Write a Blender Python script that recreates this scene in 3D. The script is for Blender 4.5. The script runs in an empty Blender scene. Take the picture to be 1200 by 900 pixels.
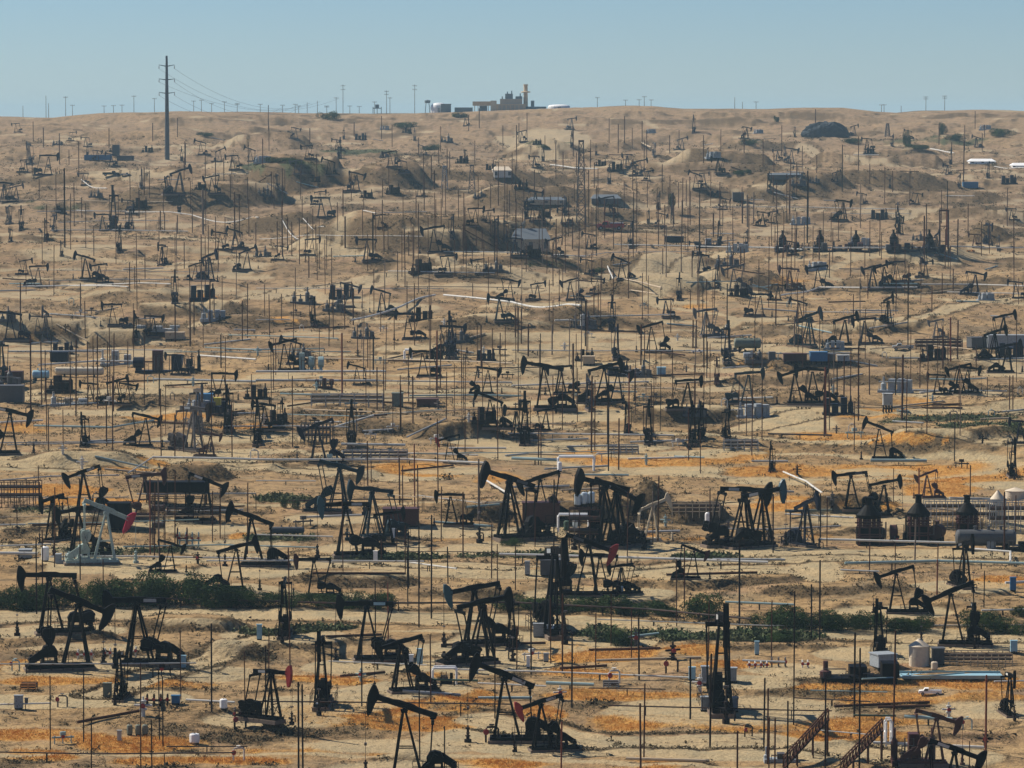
HAZE_COL = (0.60, 0.87, 1.0, 1)
HAZE_D = 0.000088
SUN_EL, SUN_AZ, SUN_E, SKY_S, EXPOS = 43, -62, 5.0, 0.060, 0.50
import math, random
# px foot, py foot, pixel height of the pivot, yaw (0 head to the right, 180 to the left, 270 towards the camera), head up in degrees, paint, head paint, phrase, extra
K, TE, NV, BR = 'black_paint', 'dark_teal_paint', 'navy_and_hazed_black', 'brown_paint'
JACKS = [
 (92, 785, 76, 12, -24, K, None, ''), (58, 744, 66, 186, 2, K, None, ''), (161, 780, 72, 176, -1, K, None, '', 'grey_paint'), (140, 822, 52, 262, 5, K), (333, 748, 60, 275, -5, K), (377, 830, 76, 268, 4, K),
 (430, 775, 64, 184, 1, K, None, '', 'pale_blue_paint'), (470, 812, 56, 200, -14, K), (474, 912, 80, 186, 18, K), (591, 870, 75, 178, 22, K), (634, 881, 55, 184, -16, K, 'red_paint', 'black pumpjack with a hanging red head'),
 (318, 850, 55, 318, 2, K, 'red_paint', 'red-headed pumpjack on the reddish mound'), (556, 757, 64, 187, -9, K, 'teal_paint', ''), (566, 778, 68, 20, 8, K), (845, 838, 108, 275, 6, K, None, 'tallest black pumpjack seen end on'),
 (650, 748, 96, 285, 6, K), (703, 698, 44, 176, 2, K), (690, 700, 60, -8, -20, K, 'red_paint', 'black pumpjack with a bright red head'), (813, 679, 33, -4, -20, K, 'maroon_paint', ''), (872, 640, 62, 24, -4, K), (893, 641, 60, 34, 7, K, 'teal_paint'),
 (765, 634, 40, 8, 22, 'cream_paint', 'cream_paint', 'cream-painted pumpjack'), (722, 642, 64, -22, -22, K), (708, 642, 70, 205, 14, K), (597, 634, 68, 208, 18, K), (633, 613, 50, 186, -18, K, None, '', None, 'maroon_paint'),
 (405, 653, 58, 183, 0, K, 'teal_paint', ''), (398, 602, 52, -10, -14, TE), (436, 632, 54, 204, 8, TE, None, ''), (528, 616, 34, 180, 0, K), (526, 543, 28, 184, -16, K, 'red_paint', 'small black pumpjack with a red head'),
 (372, 543, 42, 172, -22, NV), (412, 525, 46, 270, 5, K), (12, 533, 48, 6, -14, K), (98, 525, 34, 272, 5, K), (171, 524, 34, 4, -14, K), (228, 530, 48, 318, 0, 'bare_steel', 'dark_steel', ''), (247, 535, 18, 0, -10, BR),
 (98, 600, 44, 178, -20, K), (170, 607, 46, 4, 4, BR), (242, 612, 46, 2, -22, K), (62, 635, 48, 248, -5, K), (92, 652, 52, 196, -8, K), (125, 661, 60, 4, -24, 'grey_green_paint', 'crimson_paint', 'grey pumpjack with a crimson head'),
 (200, 671, 32, 4, -18, K), (295, 664, 55, 180, 20, K), (277, 692, 48, 6, 15, K), (368, 700, 42, 182, 0, K, 'maroon_paint', ''), (1030, 539, 36, 182, 22, K), (904, 553, 28, 262, 10, K), (997, 600, 40, 178, -6, K), (1036, 606, 38, 4, 10, K),
 (1086, 584, 26, 184, -20, 'maroon_paint', 'maroon_paint', ''), (944, 641, 48, 300, 20, NV), (1050, 719, 46, 180, -18, K), (1114, 757, 60, 176, -24, K), (1030, 771, 58, 264, 4, K), (1130, 690, 50, 284, 12, K),
 (1097, 897, 54, 2, -17, BR, 'maroon_paint', 'rusty brown pumpjack'), (1118, 948, 66, 4, -20, K), (1183, 840, 46, 270, 3, K), (1140, 757, 44, 262, 0, K), (728, 697, 24, 200, -5, K),
 # middle rows
 (2, 447, 42, 272, 3, TE), (105, 473, 22, 180, 4, K), (137, 474, 26, 4, 16, K), (44, 392, 18, 190, 4, 'dark_grey_paint'), (205, 356, 32, 272, 4, NV), (232, 505, 44, 290, 4, 'bare_steel'), (262, 470, 30, 6, -2, K), (267, 505, 44, 270, 4, K),
 (333, 435, 32, 178, -14, K), (447, 367, 24, 182, 16, TE), (478, 398, 28, 186, 4, NV), (530, 415, 30, 10, -3, NV), (528, 420, 44, 268, 5, NV), (495, 442, 28, 182, 2, K), (572, 462, 28, 2, -10, K), (574, 504, 34, 180, 22, K),
 (585, 377, 26, 184, 6, TE), (637, 480, 48, 182, 10, K), (708, 473, 40, -2, 14, K), (724, 471, 34, 4, -12, K), (690, 480, 32, 96, 6, NV), (656, 462, 30, 178, -6, K), (763, 413, 30, 180, -16, K), (717, 388, 34, 272, 4, NV), (722, 422, 34, 270, 3, NV),
 (796, 352, 26, 270, 4, NV), (780, 373, 20, 190, 0, NV), (852, 425, 40, 272, 4, NV), (840, 450, 26, 266, 0, 'maroon_paint'), (806, 480, 32, 2, 3, K), (877, 474, 34, 8, 4, TE), (735, 510, 32, 270, 4, K), (760, 521, 44, 272, 2, K), (812, 521, 42, 270, 4, K), (822, 517, 38, 266, 4, K),
 (852, 515, 32, 270, 5, K), (891, 371, 24, 2, 0, NV), (948, 407, 34, 322, 20, TE), (990, 405, 30, 4, 16, K), (1013, 404, 28, 180, -6, NV), (931, 475, 36, 182, -16, K), (952, 474, 38, 178, 2, K), (1098, 463, 20, 180, 2, K), (1124, 462, 30, 184, -16, K), (1134, 461, 28, 2, -6, K),
 (1176, 400, 28, 2, 12, K), (1181, 437, 30, 4, 12, K), (1097, 396, 16, 184, -12, 'dark_grey_paint'), (615, 522, 52, 270, 4, K), (605, 512, 30, 200, 6, K), (302, 522, 46, 276, 3, K), (330, 503, 30, 270, 3, K), (310, 505, 28, 188, 8, K), (418, 452, 20, 186, 15, K), (640, 505, 20, 4, 10, K),
 (1187, 560, 40, 274, 0, K), (1195, 520, 24, 180, 6, NV), (912, 352, 14, 4, -4, K), (150, 475, 20, 10, -10, K), (205, 440, 22, 180, 2, NV), (225, 438, 20, 270, 2, NV), (455, 640, 36, 20, 6, K), (600, 760, 50, 264, 0, K),
 (668, 352, 22, 182, -15, NV), (598, 352, 22, 2, -12, NV), (630, 352, 18, 4, 8, NV),
 # upper rows: black jacks in blue-black, distance haze put into their paint
 (57, 206, 22, 4, 0, NV), (34, 193, 22, 262, 0, 'dark_grey_paint'), (258, 190, 13, 4, 24, NV), (211, 229, 26, 20, 18, NV), (210, 250, 18, 270, 0, NV), (5, 238, 22, 210, 4, NV), (25, 270, 24, 272, 0, NV), (12, 284, 14, 268, 0, NV), (54, 283, 22, 268, 2, NV), (64, 272, 18, 290, 0, NV),
 (133, 270, 42, 270, 4, NV), (120, 271, 18, 200, 0, NV), (153, 271, 26, 290, 2, NV), (140, 296, 26, 272, 2, NV), (100, 328, 25, 182, 16, NV), (45, 336, 22, 4, 2, NV), (190, 311, 22, 258, 2, NV), (245, 330, 28, 316, 16, NV), (290, 318, 22, 4, 22, NV), (398, 186, 20, 270, 4, NV),
 (418, 225, 20, 4, -14, NV), (376, 256, 22, 182, 0, TE), (366, 300, 18, 4, 4, NV), (430, 307, 24, 184, 1, NV), (508, 297, 28, 178, -10, NV), (525, 322, 20, 4, 3, NV), (530, 281, 24, 270, 2, NV), (582, 287, 26, 272, 4, NV), (592, 284, 22, 268, 3, NV), (650, 302, 20, 182, -14, NV),
 (688, 322, 12, 184, 8, NV), (728, 328, 22, 180, 22, NV), (740, 291, 26, 270, 0, NV), (775, 266, 14, 4, -14, 'dark_grey_paint'), (825, 216, 12, 8, 4, NV), (875, 291, 18, 270, 2, NV), (843, 286, 22, 268, 2, NV), (603, 302, 20, 200, 4, NV), (617, 256, 20, 272, 2, NV), (624, 260, 18, 186, 10, NV),
 (670, 152, 12, 30, 8, 'dark_grey_paint'), (813, 156, 17, 270, 3, NV), (670, 173, 15, 272, 4, NV), (714, 216, 18, 268, 0, 'dark_grey_paint'), (1022, 339, 24, 182, -14, NV), (1036, 338, 24, 184, -16, K), (1050, 331, 22, 178, -4, NV), (958, 341, 26, 176, -8, NV), (925, 341, 24, 190, 4, BR),
 (1143, 346, 24, 2, -10, NV), (1142, 291, 14, 184, 2, BR), (1170, 294, 15, 272, 0, 'dark_grey_paint'), (1043, 221, 10, 270, 0, NV), (935, 208, 10, 186, 0, 'dark_grey_paint'), (930, 233, 13, 270, 0, NV), (1158, 209, 16, 270, 4, NV), (1185, 258, 12, 186, 0, NV),
 (375, 240, 14, 4, 6, NV), (310, 236, 13, 270, 4, NV), (470, 205, 14, 186, 12, 'dark_grey_paint'), (495, 182, 10, 184, 22, 'dark_grey_paint'), (545, 148, 10, 186, 16, NV), (410, 215, 12, 270, 2, NV), (572, 262, 14, 4, 8, NV), (660, 262, 14, 184, 8, NV), (760, 212, 10, 4, 6, NV), (905, 262, 12, 4, 10, NV), (1010, 240, 12, 186, 10, NV),
 (1075, 240, 12, 6, -8, NV), (85, 165, 9, 4, 8, 'dark_grey_paint'), (100, 172, 10, 180, 2, 'dark_grey_paint'), (1046, 172, 12, 270, 4, NV), (1064, 163, 9, 184, 12, NV), (980, 215, 9, 4, 16, NV), (850, 246, 11, 4, -12, NV), (925, 300, 15, 184, 8, NV), (1110, 205, 9, 186, 10, NV), (150, 250, 14, 184, 6, NV), (330, 305, 14, 4, -8, NV),
 (445, 268, 12, 186, -8, NV), (690, 292, 16, 184, 10, NV), (760, 262, 14, 270, 4, NV), (815, 300, 14, 184, 6, NV), (560, 322, 16, 184, -8, NV), (30, 322, 12, 4, 8, NV), (72, 300, 12, 270, 4, NV), (1190, 350, 18, 184, 6, NV), (1085, 325, 16, 6, 10, NV), (880, 345, 16, 270, 2, NV), (700, 345, 14, 4, -4, NV),
]

_rj = random.Random(99)
while len(JACKS) < 299:
    _x = _rj.uniform(6, 1194); _y = _rj.choice((_rj.uniform(148, 230), _rj.uniform(180, 345), _rj.uniform(230, 430)))
    if min(abs(_x - t[0]) * .8 + abs(_y - t[1]) * 1.3 for t in JACKS) < 13: continue
    _D = 69.03 / ((_y - 138) / 4500.0 + 0.035)
    _end = _rj.random() < .45
    JACKS.append((_x, _y, _rj.uniform(3.6, 5.4) * 4500.0 / _D, _rj.uniform(262, 282) if _end else _rj.choice((4, 182, 184, 2, 20, 200)), _rj.uniform(-16, 20), _rj.choice((NV, NV, NV, K, 'dark_grey_paint')), None))
import bpy, math, random, time
import numpy as np
from mathutils import Vector, Matrix
R = math.radians
rnd = random.Random(11)
scene = bpy.context.scene
COL = scene.collection
F = 4500.0            # focal length in photograph pixels (1200 wide)
PITCH = math.atan((450 - 138) / F)
T0 = time.time()

# ------------------------------------------------------------------ noise
def _hash(ix, iy, seed):
    h = (ix.astype(np.int64) * 374761393 + iy.astype(np.int64) * 668265263 + seed * 974634777) & 0xFFFFFFFF
    h = ((h ^ (h >> 13)) * 1274126177) & 0xFFFFFFFF
    h = h ^ (h >> 16)
    return (h & 0xFFFFFF) / float(0xFFFFFF)

def vnoise(x, y, seed=0):
    xi = np.floor(x); yi = np.floor(y)
    fx = x - xi; fy = y - yi
    fx = fx * fx * fx * (fx * (fx * 6 - 15) + 10); fy = fy * fy * fy * (fy * (fy * 6 - 15) + 10)
    a = _hash(xi, yi, seed); b = _hash(xi + 1, yi, seed)
    c = _hash(xi, yi + 1, seed); d = _hash(xi + 1, yi + 1, seed)
    return (a * (1 - fx) + b * fx) * (1 - fy) + (c * (1 - fx) + d * fx) * fy

def fbm(x, y, wl, octv=4, seed=0, gain=0.5):
    s = 0; a = 1; t = 0
    for k in range(octv):
        c, sn = math.cos(k * 0.7 + .3), math.sin(k * 0.7 + .3)
        s = s + a * (vnoise((x * c - y * sn) / wl + 31.7 * k, (x * sn + y * c) / wl - 17.3 * k, seed + k) * 2 - 1)
        t += a; a *= gain; wl *= 0.5
    return s / t

def sstep(a, b, x):
    t = np.clip((x - a) / (b - a), 0, 1)
    return t * t * (3 - 2 * t)

# ------------------------------------------------------------------ camera rays (camera at the origin, eye height z = 0)
cp, sp = math.cos(PITCH), math.sin(PITCH)
def ray(px, py):
    u = (px - 600) / F; v = -(py - 450) / F
    # camera looks along +Y pitched down
    return np.array([u, cp + v * sp, -sp + v * cp])
def project(x, y, z):
    d = y * cp - z * sp
    v = (y * sp + z * cp) / d
    return 600 + F * x / d, 450 - F * v

# ridge line of the photograph: (pixel x, pixel y)
RIDGE = np.array([(-400, 141), (0, 137), (60, 138), (120, 133), (200, 131), (300, 131.5), (400, 133), (480, 133), (540, 132), (600, 129), (650, 127.5), (720, 126), (760, 125),
                  (800, 128), (900, 128), (950, 126), (985, 126.5), (1020, 131), (1060, 133), (1090, 130), (1140, 129), (1200, 130), (1600, 134)], float)

# mounds and cut banks: foot pixel, width and depth in metres, height, flat-top sharpness
MOUNDS = [
    (342, 228, 38, 34, 7.5, 2.6), (452, 228, 30, 28, 6.5, 2.4), (235, 240, 56, 36, 6.0, 2.2), (490, 300, 66, 70, 10.0, 1.5), (640, 184, 40, 60, 7, 1.1),
     (790, 345, 42, 30, 4.2, 1.2), (875, 322, 30, 30, 3.0, 1.2), (150, 345, 40, 30, 2.2, 1.2), (705, 604, 17, 12, 2.6, 2.2), (800, 604, 12, 12, 2.2, 2.2),
    (560, 604, 10, 10, 1.8, 1.6), (225, 560, 12, 10, 2.0, 1.4), (1000, 598, 14, 10, 1.8, 1.4), (318, 866, 3.3, 2.6, 1.1, 1.2), (1090, 300, 30, 20, 2.5, 1.3), (1160, 285, 16, 12, 4, 1.2),
    (200, 360, 40, 20, 2.5, 1.2), (90, 545, 22, 12, 1.6, 1.6), (460, 500, 20, 14, 1.6, 1.4), (540, 505, 16, 12, 2.0, 1.5), (800, 485, 22, 14, 2.2, 1.8), (200, 475, 24, 14, 1.4, 1.5),
    (1120, 520, 26, 14, 2.0, 1.6), (640, 700, 30, 8, 1.2, 1.8), (420, 682, 16, 7, 1.4, 1.6), (830, 690, 26, 8, 1.1, 1.8), (60, 758, 14, 6, .9, 1.5), (270, 770, 8, 5, .9, 1.4), (210, 745, 14, 6, 1.2, 1.8),
    (1000, 700, 26, 8, .8, 1.5), (560, 400, 26, 14, 1.8, 1.3), (700, 380, 40, 14, 1.6, 1.3), (1000, 385, 50, 18, 1.8, 1.5), (320, 370, 36, 16, 2.0, 1.5), (80, 385, 40, 18, 2.2, 1.5),
    (760, 190, 30, 30, 3, 1.3), (880, 175, 30, 36, 4, 1.3), (1060, 180, 40, 36, 4, 1.3), (480, 170, 60, 40, 3, 1.3), (150, 165, 70, 40, 3, 1.3), (960, 250, 40, 24, 3, 1.3), (700, 246, 44, 24, 2.5, 1.4), (1120, 228, 40, 24, 2.5, 1.4), (620, 230, 40, 20, 2.5, 1.4),
]
def base_z(y):
    z = -57.2 + 0.035 * (np.minimum(y, 2060) - 338)
    z = np.where(y < 338, -57.2 + 0.02 * (y - 338) * sstep(-100, 300, y), z)
    return z
def approx_D(py):          # foot row -> distance on the smooth slope
    return 69.03 / ((py - 138) / F + 0.035)
_rm = random.Random(31)
for _ in range(30):
    _py = _rm.choice((_rm.uniform(160, 240), _rm.uniform(200, 330), _rm.uniform(330, 470)))
    MOUNDS.append((_rm.uniform(-40, 1240), _py, _rm.uniform(34, 90), _rm.uniform(16, 32), _rm.uniform(2.0, 4.6) * (1.15 if _py < 260 else .8 if _py < 330 else .5), _rm.uniform(1.6, 2.6)))
_M = []
for (mx, my, w, dp, h, sh) in MOUNDS:
    D = approx_D(my); _M.append(((mx - 600) / F * D, D + dp * 0.5, w * 0.5, dp * 0.5, h, sh))

PADS = []
for _t in JACKS:
    _D = float(approx_D(_t[1])); _S = _t[2] * _D / F / 7.4
    PADS.append(((_t[0] - 600) / F * _D, _D, 9.5 * max(.7, _S), 7.5 * max(.7, _S)))
padmask = None
def height(x, y):
    x = np.asarray(x, float); y = np.asarray(y, float)
    z = base_z(y)
    far = sstep(330, 1300, y)
    act = sstep(120, 330, y)
    zn = z + act * (2.2 + 3.2 * far) * fbm(x, y, 150, 3, 5) 
    step = 2.6
    q = zn / step + 100
    fr = q - np.floor(q)
    ter = (np.floor(q) + sstep(0.84, 1.0, fr) * 0.95 + fr * 0.05 - 100) * step
    blend = act * (0.75 - 0.25 * far) * np.clip(0.75 + 1.3 * fbm(x, y, 230, 2, 77), 0.25, 1.15)
    z = zn * (1 - blend) + ter * blend
    z = z + act * (0.6 + 2.2 * far) * fbm(x, y, 34, 4, 21, .55) + act * (0.40 + .35 * far) * fbm(x, y, 7, 3, 40, .6)
    # berms and tracks left by graders
    rdg = 1 - np.abs(fbm(x, y * 1.8, 42, 2, 63)) * 9
    z = z + act * 0.45 * np.clip(rdg, 0, 1)
    for (cx, cy, a, b, h, sh) in _M:
        m = (np.abs(x - cx) < a * 1.8) & (np.abs(y - cy) < b * 1.8)
        if m.any():
            wob = 1 + 0.18 * fbm(x[m], y[m], max(a * .5, 2), 3, 91)
            r = np.sqrt(((x[m] - cx) / a) ** 2 + ((y[m] - cy) / b) ** 2) * wob
            z[m] = z[m] + h * sstep(0, 1, np.clip((1.12 - r) * sh, 0, 1))
    # level graded pads under the pumpjacks, cut into the slope
    for (cx, cy, a, b) in PADS:
        m = (np.abs(x - cx) < a * 1.4) & (np.abs(y - cy) < b * 1.4)
        if m.any():
            xm, ym = x[m], y[m]
            r = np.sqrt(((xm - cx) / a) ** 2 + ((ym - cy) / b) ** 2) + .12 * fbm(xm, ym, 6, 2, 11)
            k = sstep(1.16, .92, r) if False else 1 - sstep(.9, 1.14, r)
            core = r < .5
            zc = np.median(z[m][core]) if core.any() else np.median(z[m])
            z[m] = z[m] * (1 - k * .88) + zc * k * .88
            if padmask is not None: padmask[m] = np.maximum(padmask[m], k)
    # the ridge that makes the skyline, then the land falls away behind it
    rz = 2050.0 * (138 - np.interp(600 + F * x / 2050.0, RIDGE[:, 0], RIDGE[:, 1])) / F
    nat = -57.2 + 0.035 * (2050 - 338)
    k = sstep(1500, 2040, y)
    z = z + k * (rz - nat)
    tgt = rz + 0.5 * fbm(x, y, 30, 3, 8)
    kk = sstep(1960, 2050, y)
    z = z * (1 - kk) + tgt * kk
    kr = sstep(1500, 1960, y) * (1 - kk)
    z = z * (1 - kr) + np.minimum(z, tgt - 0.012 * (2050 - y)) * kr
    z = z - sstep(2080, 3200, y) * 26 
    # the rise the camera stands on
    bl = -1.75 - 0.34 * np.maximum(0, np.sqrt(np.maximum(y - 2, 0) ** 2 + (np.maximum(np.abs(x) - 60, 0)) ** 2))
    z = np.maximum(z, bl)
    return z

# ------------------------------------------------------------------ ground grid
HALF = 0.1333
us = np.concatenate([-np.geomspace(7, 0.175, 40), np.linspace(-0.168, 0.168, 860), np.geomspace(0.175, 7, 40)])
ys = [-700, -400, -200, -90, -40, -15, 0]
ys += list(np.linspace(4, 290, 60))
y = 294.0
while y < 2120:
    ys.append(y)
    y += max(0.30, y * y / F / 69.0 * 1.15)
ys += list(np.geomspace(2130, 14000, 50))
ys = np.array(ys, float)
U, Y = np.meshgrid(us, ys)
X = U * np.maximum(Y, 160)
padmask = np.zeros_like(X)
Z = height(X, Y)
NR, NC = X.shape

def zat(x, y):
    """ground height from the mesh itself (bilinear)"""
    x = np.atleast_1d(np.asarray(x, float)); y = np.atleast_1d(np.asarray(y, float))
    u = x / np.maximum(y, 160)
    i = np.clip(np.searchsorted(ys, y) - 1, 0, NR - 2); j = np.clip(np.searchsorted(us, u) - 1, 0, NC - 2)
    fy = np.clip((y - ys[i]) / (ys[i + 1] - ys[i]), 0, 1); fu = np.clip((u - us[j]) / (us[j + 1] - us[j]), 0, 1)
    return (Z[i, j] * (1 - fu) + Z[i, j + 1] * fu) * (1 - fy) + (Z[i + 1, j] * (1 - fu) + Z[i + 1, j + 1] * fu) * fy
def gz(x, y): return float(zat(x, y)[0])

_T = np.concatenate([np.arange(150, 900, 0.4), np.arange(900, 2070, 0.8)])
_cache = {}
def hit(px, py):
    """point of the ground seen at a pixel of the photograph (rows above the ridge snap to the ridge)"""
    k = (round(px, 1), round(py, 1))
    if k in _cache: return _cache[k]
    d = ray(px, py); d = d / d[1]
    P = _T[:, None] * d[None, :]
    g = zat(P[:, 0], P[:, 1])
    below = np.nonzero(P[:, 2] <= g)[0]
    i = below[0] if len(below) else len(_T) - 1
    r = Vector((float(P[i, 0]), float(P[i, 1]), float(g[i])))
    _cache[k] = r
    return r
def pxm(p): return F / p.y          # photograph pixels per metre at a point

# ------------------------------------------------------------------ materials
def mat(name, col, rough=0.7, metal=0.0, var=0.25, scale=3.0, rust=0.0, spec=0.3, stripes=None):
    m = bpy.data.materials.new(name); m.use_nodes = True
    nt = m.node_tree; b = nt.nodes['Principled BSDF']
    tc = nt.nodes.new('ShaderNodeTexCoord'); n = nt.nodes.new('ShaderNodeTexNoise')
    oi = nt.nodes.new('ShaderNodeObjectInfo'); ad = nt.nodes.new('ShaderNodeVectorMath'); ad.operation = 'ADD'
    nt.links.new(tc.outputs['Object'], ad.inputs[0]); nt.links.new(oi.outputs['Location'], ad.inputs[1])
    n.inputs['Scale'].default_value = scale; n.inputs['Detail'].default_value = 4
    nt.links.new(ad.outputs[0], n.inputs['Vector'])
    mx = nt.nodes.new('ShaderNodeMix'); mx.data_type = 'RGBA'
    nt.links.new(n.outputs['Fac'], mx.inputs['Factor'])
    mx.inputs['A'].default_value = (*[c * (1 - var) for c in col], 1); mx.inputs['B'].default_value = (*[min(1, c * (1 + var)) for c in col], 1)
    out = mx.outputs['Result']
    if rust > 0:
        n2 = nt.nodes.new('ShaderNodeTexNoise'); n2.inputs['Scale'].default_value = scale * 2.3; n2.inputs['Detail'].default_value = 6
        nt.links.new(ad.outputs[0], n2.inputs['Vector'])
        rp = nt.nodes.new('ShaderNodeValToRGB'); rp.color_ramp.elements[0].position = 0.62 - rust * 0.3; rp.color_ramp.elements[1].position = 0.72 - rust * 0.2
        nt.links.new(n2.outputs['Fac'], rp.inputs['Fac'])
        m2 = nt.nodes.new('ShaderNodeMix'); m2.data_type = 'RGBA'
        nt.links.new(rp.outputs['Color'], m2.inputs['Factor']); nt.links.new(out, m2.inputs['A'])
        m2.inputs['B'].default_value = (0.07, 0.03, 0.018, 1); out = m2.outputs['Result']
    nt.links.new(out, b.inputs['Base Color'])
    b.inputs['Roughness'].default_value = rough; b.inputs['Metallic'].default_value = metal
    b.inputs['Specular IOR Level'].default_value = spec
    return m
M = {}
def defm(k, *a, **kw): M[k] = mat(k, *a, **kw)
defm('black_paint', (0.0022, 0.0021, 0.0024), 0.6, rust=0.0, spec=0.05)
defm('dark_teal_paint', (0.008, 0.024, 0.032), 0.5, spec=0.15)
defm('navy_and_hazed_black', (0.007, 0.011, 0.022), 0.5, spec=0.15)  # navy gear, and far black pumpjacks with distance haze painted in
defm('brown_paint', (0.07, 0.028, 0.022), 0.7, rust=0.4)
defm('grey_green_paint', (0.32, 0.40, 0.36), 0.55, rust=0.1)
defm('cream_paint', (0.62, 0.52, 0.36), 0.6, rust=0.05)
defm('crimson_paint', (0.42, 0.012, 0.045), 0.45)
defm('red_paint', (0.30, 0.02, 0.02), 0.5, rust=0.1)
defm('maroon_paint', (0.055, 0.015, 0.014), 0.6, rust=0.3)
defm('dark_hump', (0.035, 0.045, 0.055), 0.95, var=.4, scale=.6)
defm('aged_white_paint', (0.50, 0.48, 0.43), 0.7)
defm('teal_paint', (0.012, 0.06, 0.085), 0.45)
defm('bare_steel', (0.09, 0.085, 0.08), 0.5, 0.4, rust=0.3)
defm('rusty_steel', (0.060, 0.026, 0.016), 0.85, rust=0.2, spec=.1)
defm('dark_steel', (0.010, 0.007, 0.007), 0.8, rust=0.1, spec=.1)
defm('red_rust_steel', (0.16, 0.04, 0.02), 0.85, rust=0.3)
defm('grey_wood', (0.16, 0.12, 0.09), 0.9, rust=0.1)
defm('white_pipe', (0.50, 0.49, 0.45), 0.55, var=0.2, scale=.7, rust=0.02)
defm('grey_pipe', (0.34, 0.35, 0.34), 0.5, var=0.3, scale=.7, rust=0.1)
defm('teal_grey_pipe', (0.24, 0.34, 0.34), 0.5, var=0.25, scale=.7)
defm('dark_pipe', (0.035, 0.025, 0.02), 0.7, scale=.7, rust=0.4)
defm('tan_pipe', (0.42, 0.33, 0.22), 0.7, scale=.7, rust=0.1)
defm('white_paint', (0.78, 0.78, 0.76), 0.5)
defm('pale_blue_paint', (0.25, 0.42, 0.50), 0.5)
defm('blue_paint', (0.03, 0.13, 0.26), 0.5)
defm('grey_paint', (0.26, 0.29, 0.31), 0.55, rust=0.06)
defm('dark_grey_paint', (0.07, 0.075, 0.08), 0.6, rust=0.1)
defm('green_paint', (0.05, 0.09, 0.06), 0.6, rust=0.1)
defm('olive_tank_paint', (0.15, 0.17, 0.13), 0.6, rust=0.1)
defm('silver_paint', (0.50, 0.58, 0.62), 0.35, 0.3)
defm('beige_paint', (0.55, 0.46, 0.34), 0.65)
defm('plant_brown', (0.58, 0.44, 0.27), 0.8, rust=0.1)
defm('plant_blue', (0.17, 0.22, 0.23), 0.6)
defm('plant_tan', (0.42, 0.36, 0.27), 0.7)
defm('orange_paint', (0.55, 0.22, 0.04), 0.6)
defm('tyre_rubber', (0.02, 0.02, 0.02), 0.9)
defm('window_glass', (0.03, 0.04, 0.05), 0.1, spec=0.6)
defm('roof_grey', (0.10, 0.12, 0.14), 0.7)
defm('bark', (0.08, 0.055, 0.035), 0.95)
defm('yellow_paint', (0.45, 0.38, 0.05), 0.6)
defm('wire', (0.05, 0.05, 0.055), 0.5, 0.3)

def leafmat(name, c1, c2, trans=0.0, scale=0.8):
    m = mat(name, c1, 0.9, var=0.0, spec=0.1)
    nt = m.node_tree
    mx = [n for n in nt.nodes if n.type == 'MIX'][0]
    tn = [n for n in nt.nodes if n.type == 'TEX_NOISE'][0]; tn.inputs['Scale'].default_value = scale
    mx.inputs['A'].default_value = (*c1, 1); mx.inputs['B'].default_value = (*c2, 1)
    rp = nt.nodes.new('ShaderNodeValToRGB'); rp.color_ramp.elements[0].position = 0.38; rp.color_ramp.elements[1].position = 0.62
    nt.links.new(tn.outputs['Fac'], rp.inputs['Fac']); nt.links.new(rp.outputs['Color'], mx.inputs['Factor'])
    return m
M['shrub_leaves'] = leafmat('shrub_leaves', (0.012, 0.03, 0.008), (0.05, 0.088, 0.022), scale=0.9)
M['dry_weeds'] = leafmat('dry_weeds', (0.56, 0.26, 0.06), (0.62, 0.38, 0.13), scale=0.12)
M['scrub'] = leafmat('scrub', (0.05, 0.045, 0.026), (0.14, 0.105, 0.055), scale=0.1)
M['low_bush'] = leafmat('low_bush', (0.02, 0.022, 0.012), (0.09, 0.08, 0.042), scale=0.3)
M['green_weeds'] = leafmat('green_weeds', (0.05, 0.075, 0.03), (0.10, 0.11, 0.05), scale=0.2)

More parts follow.
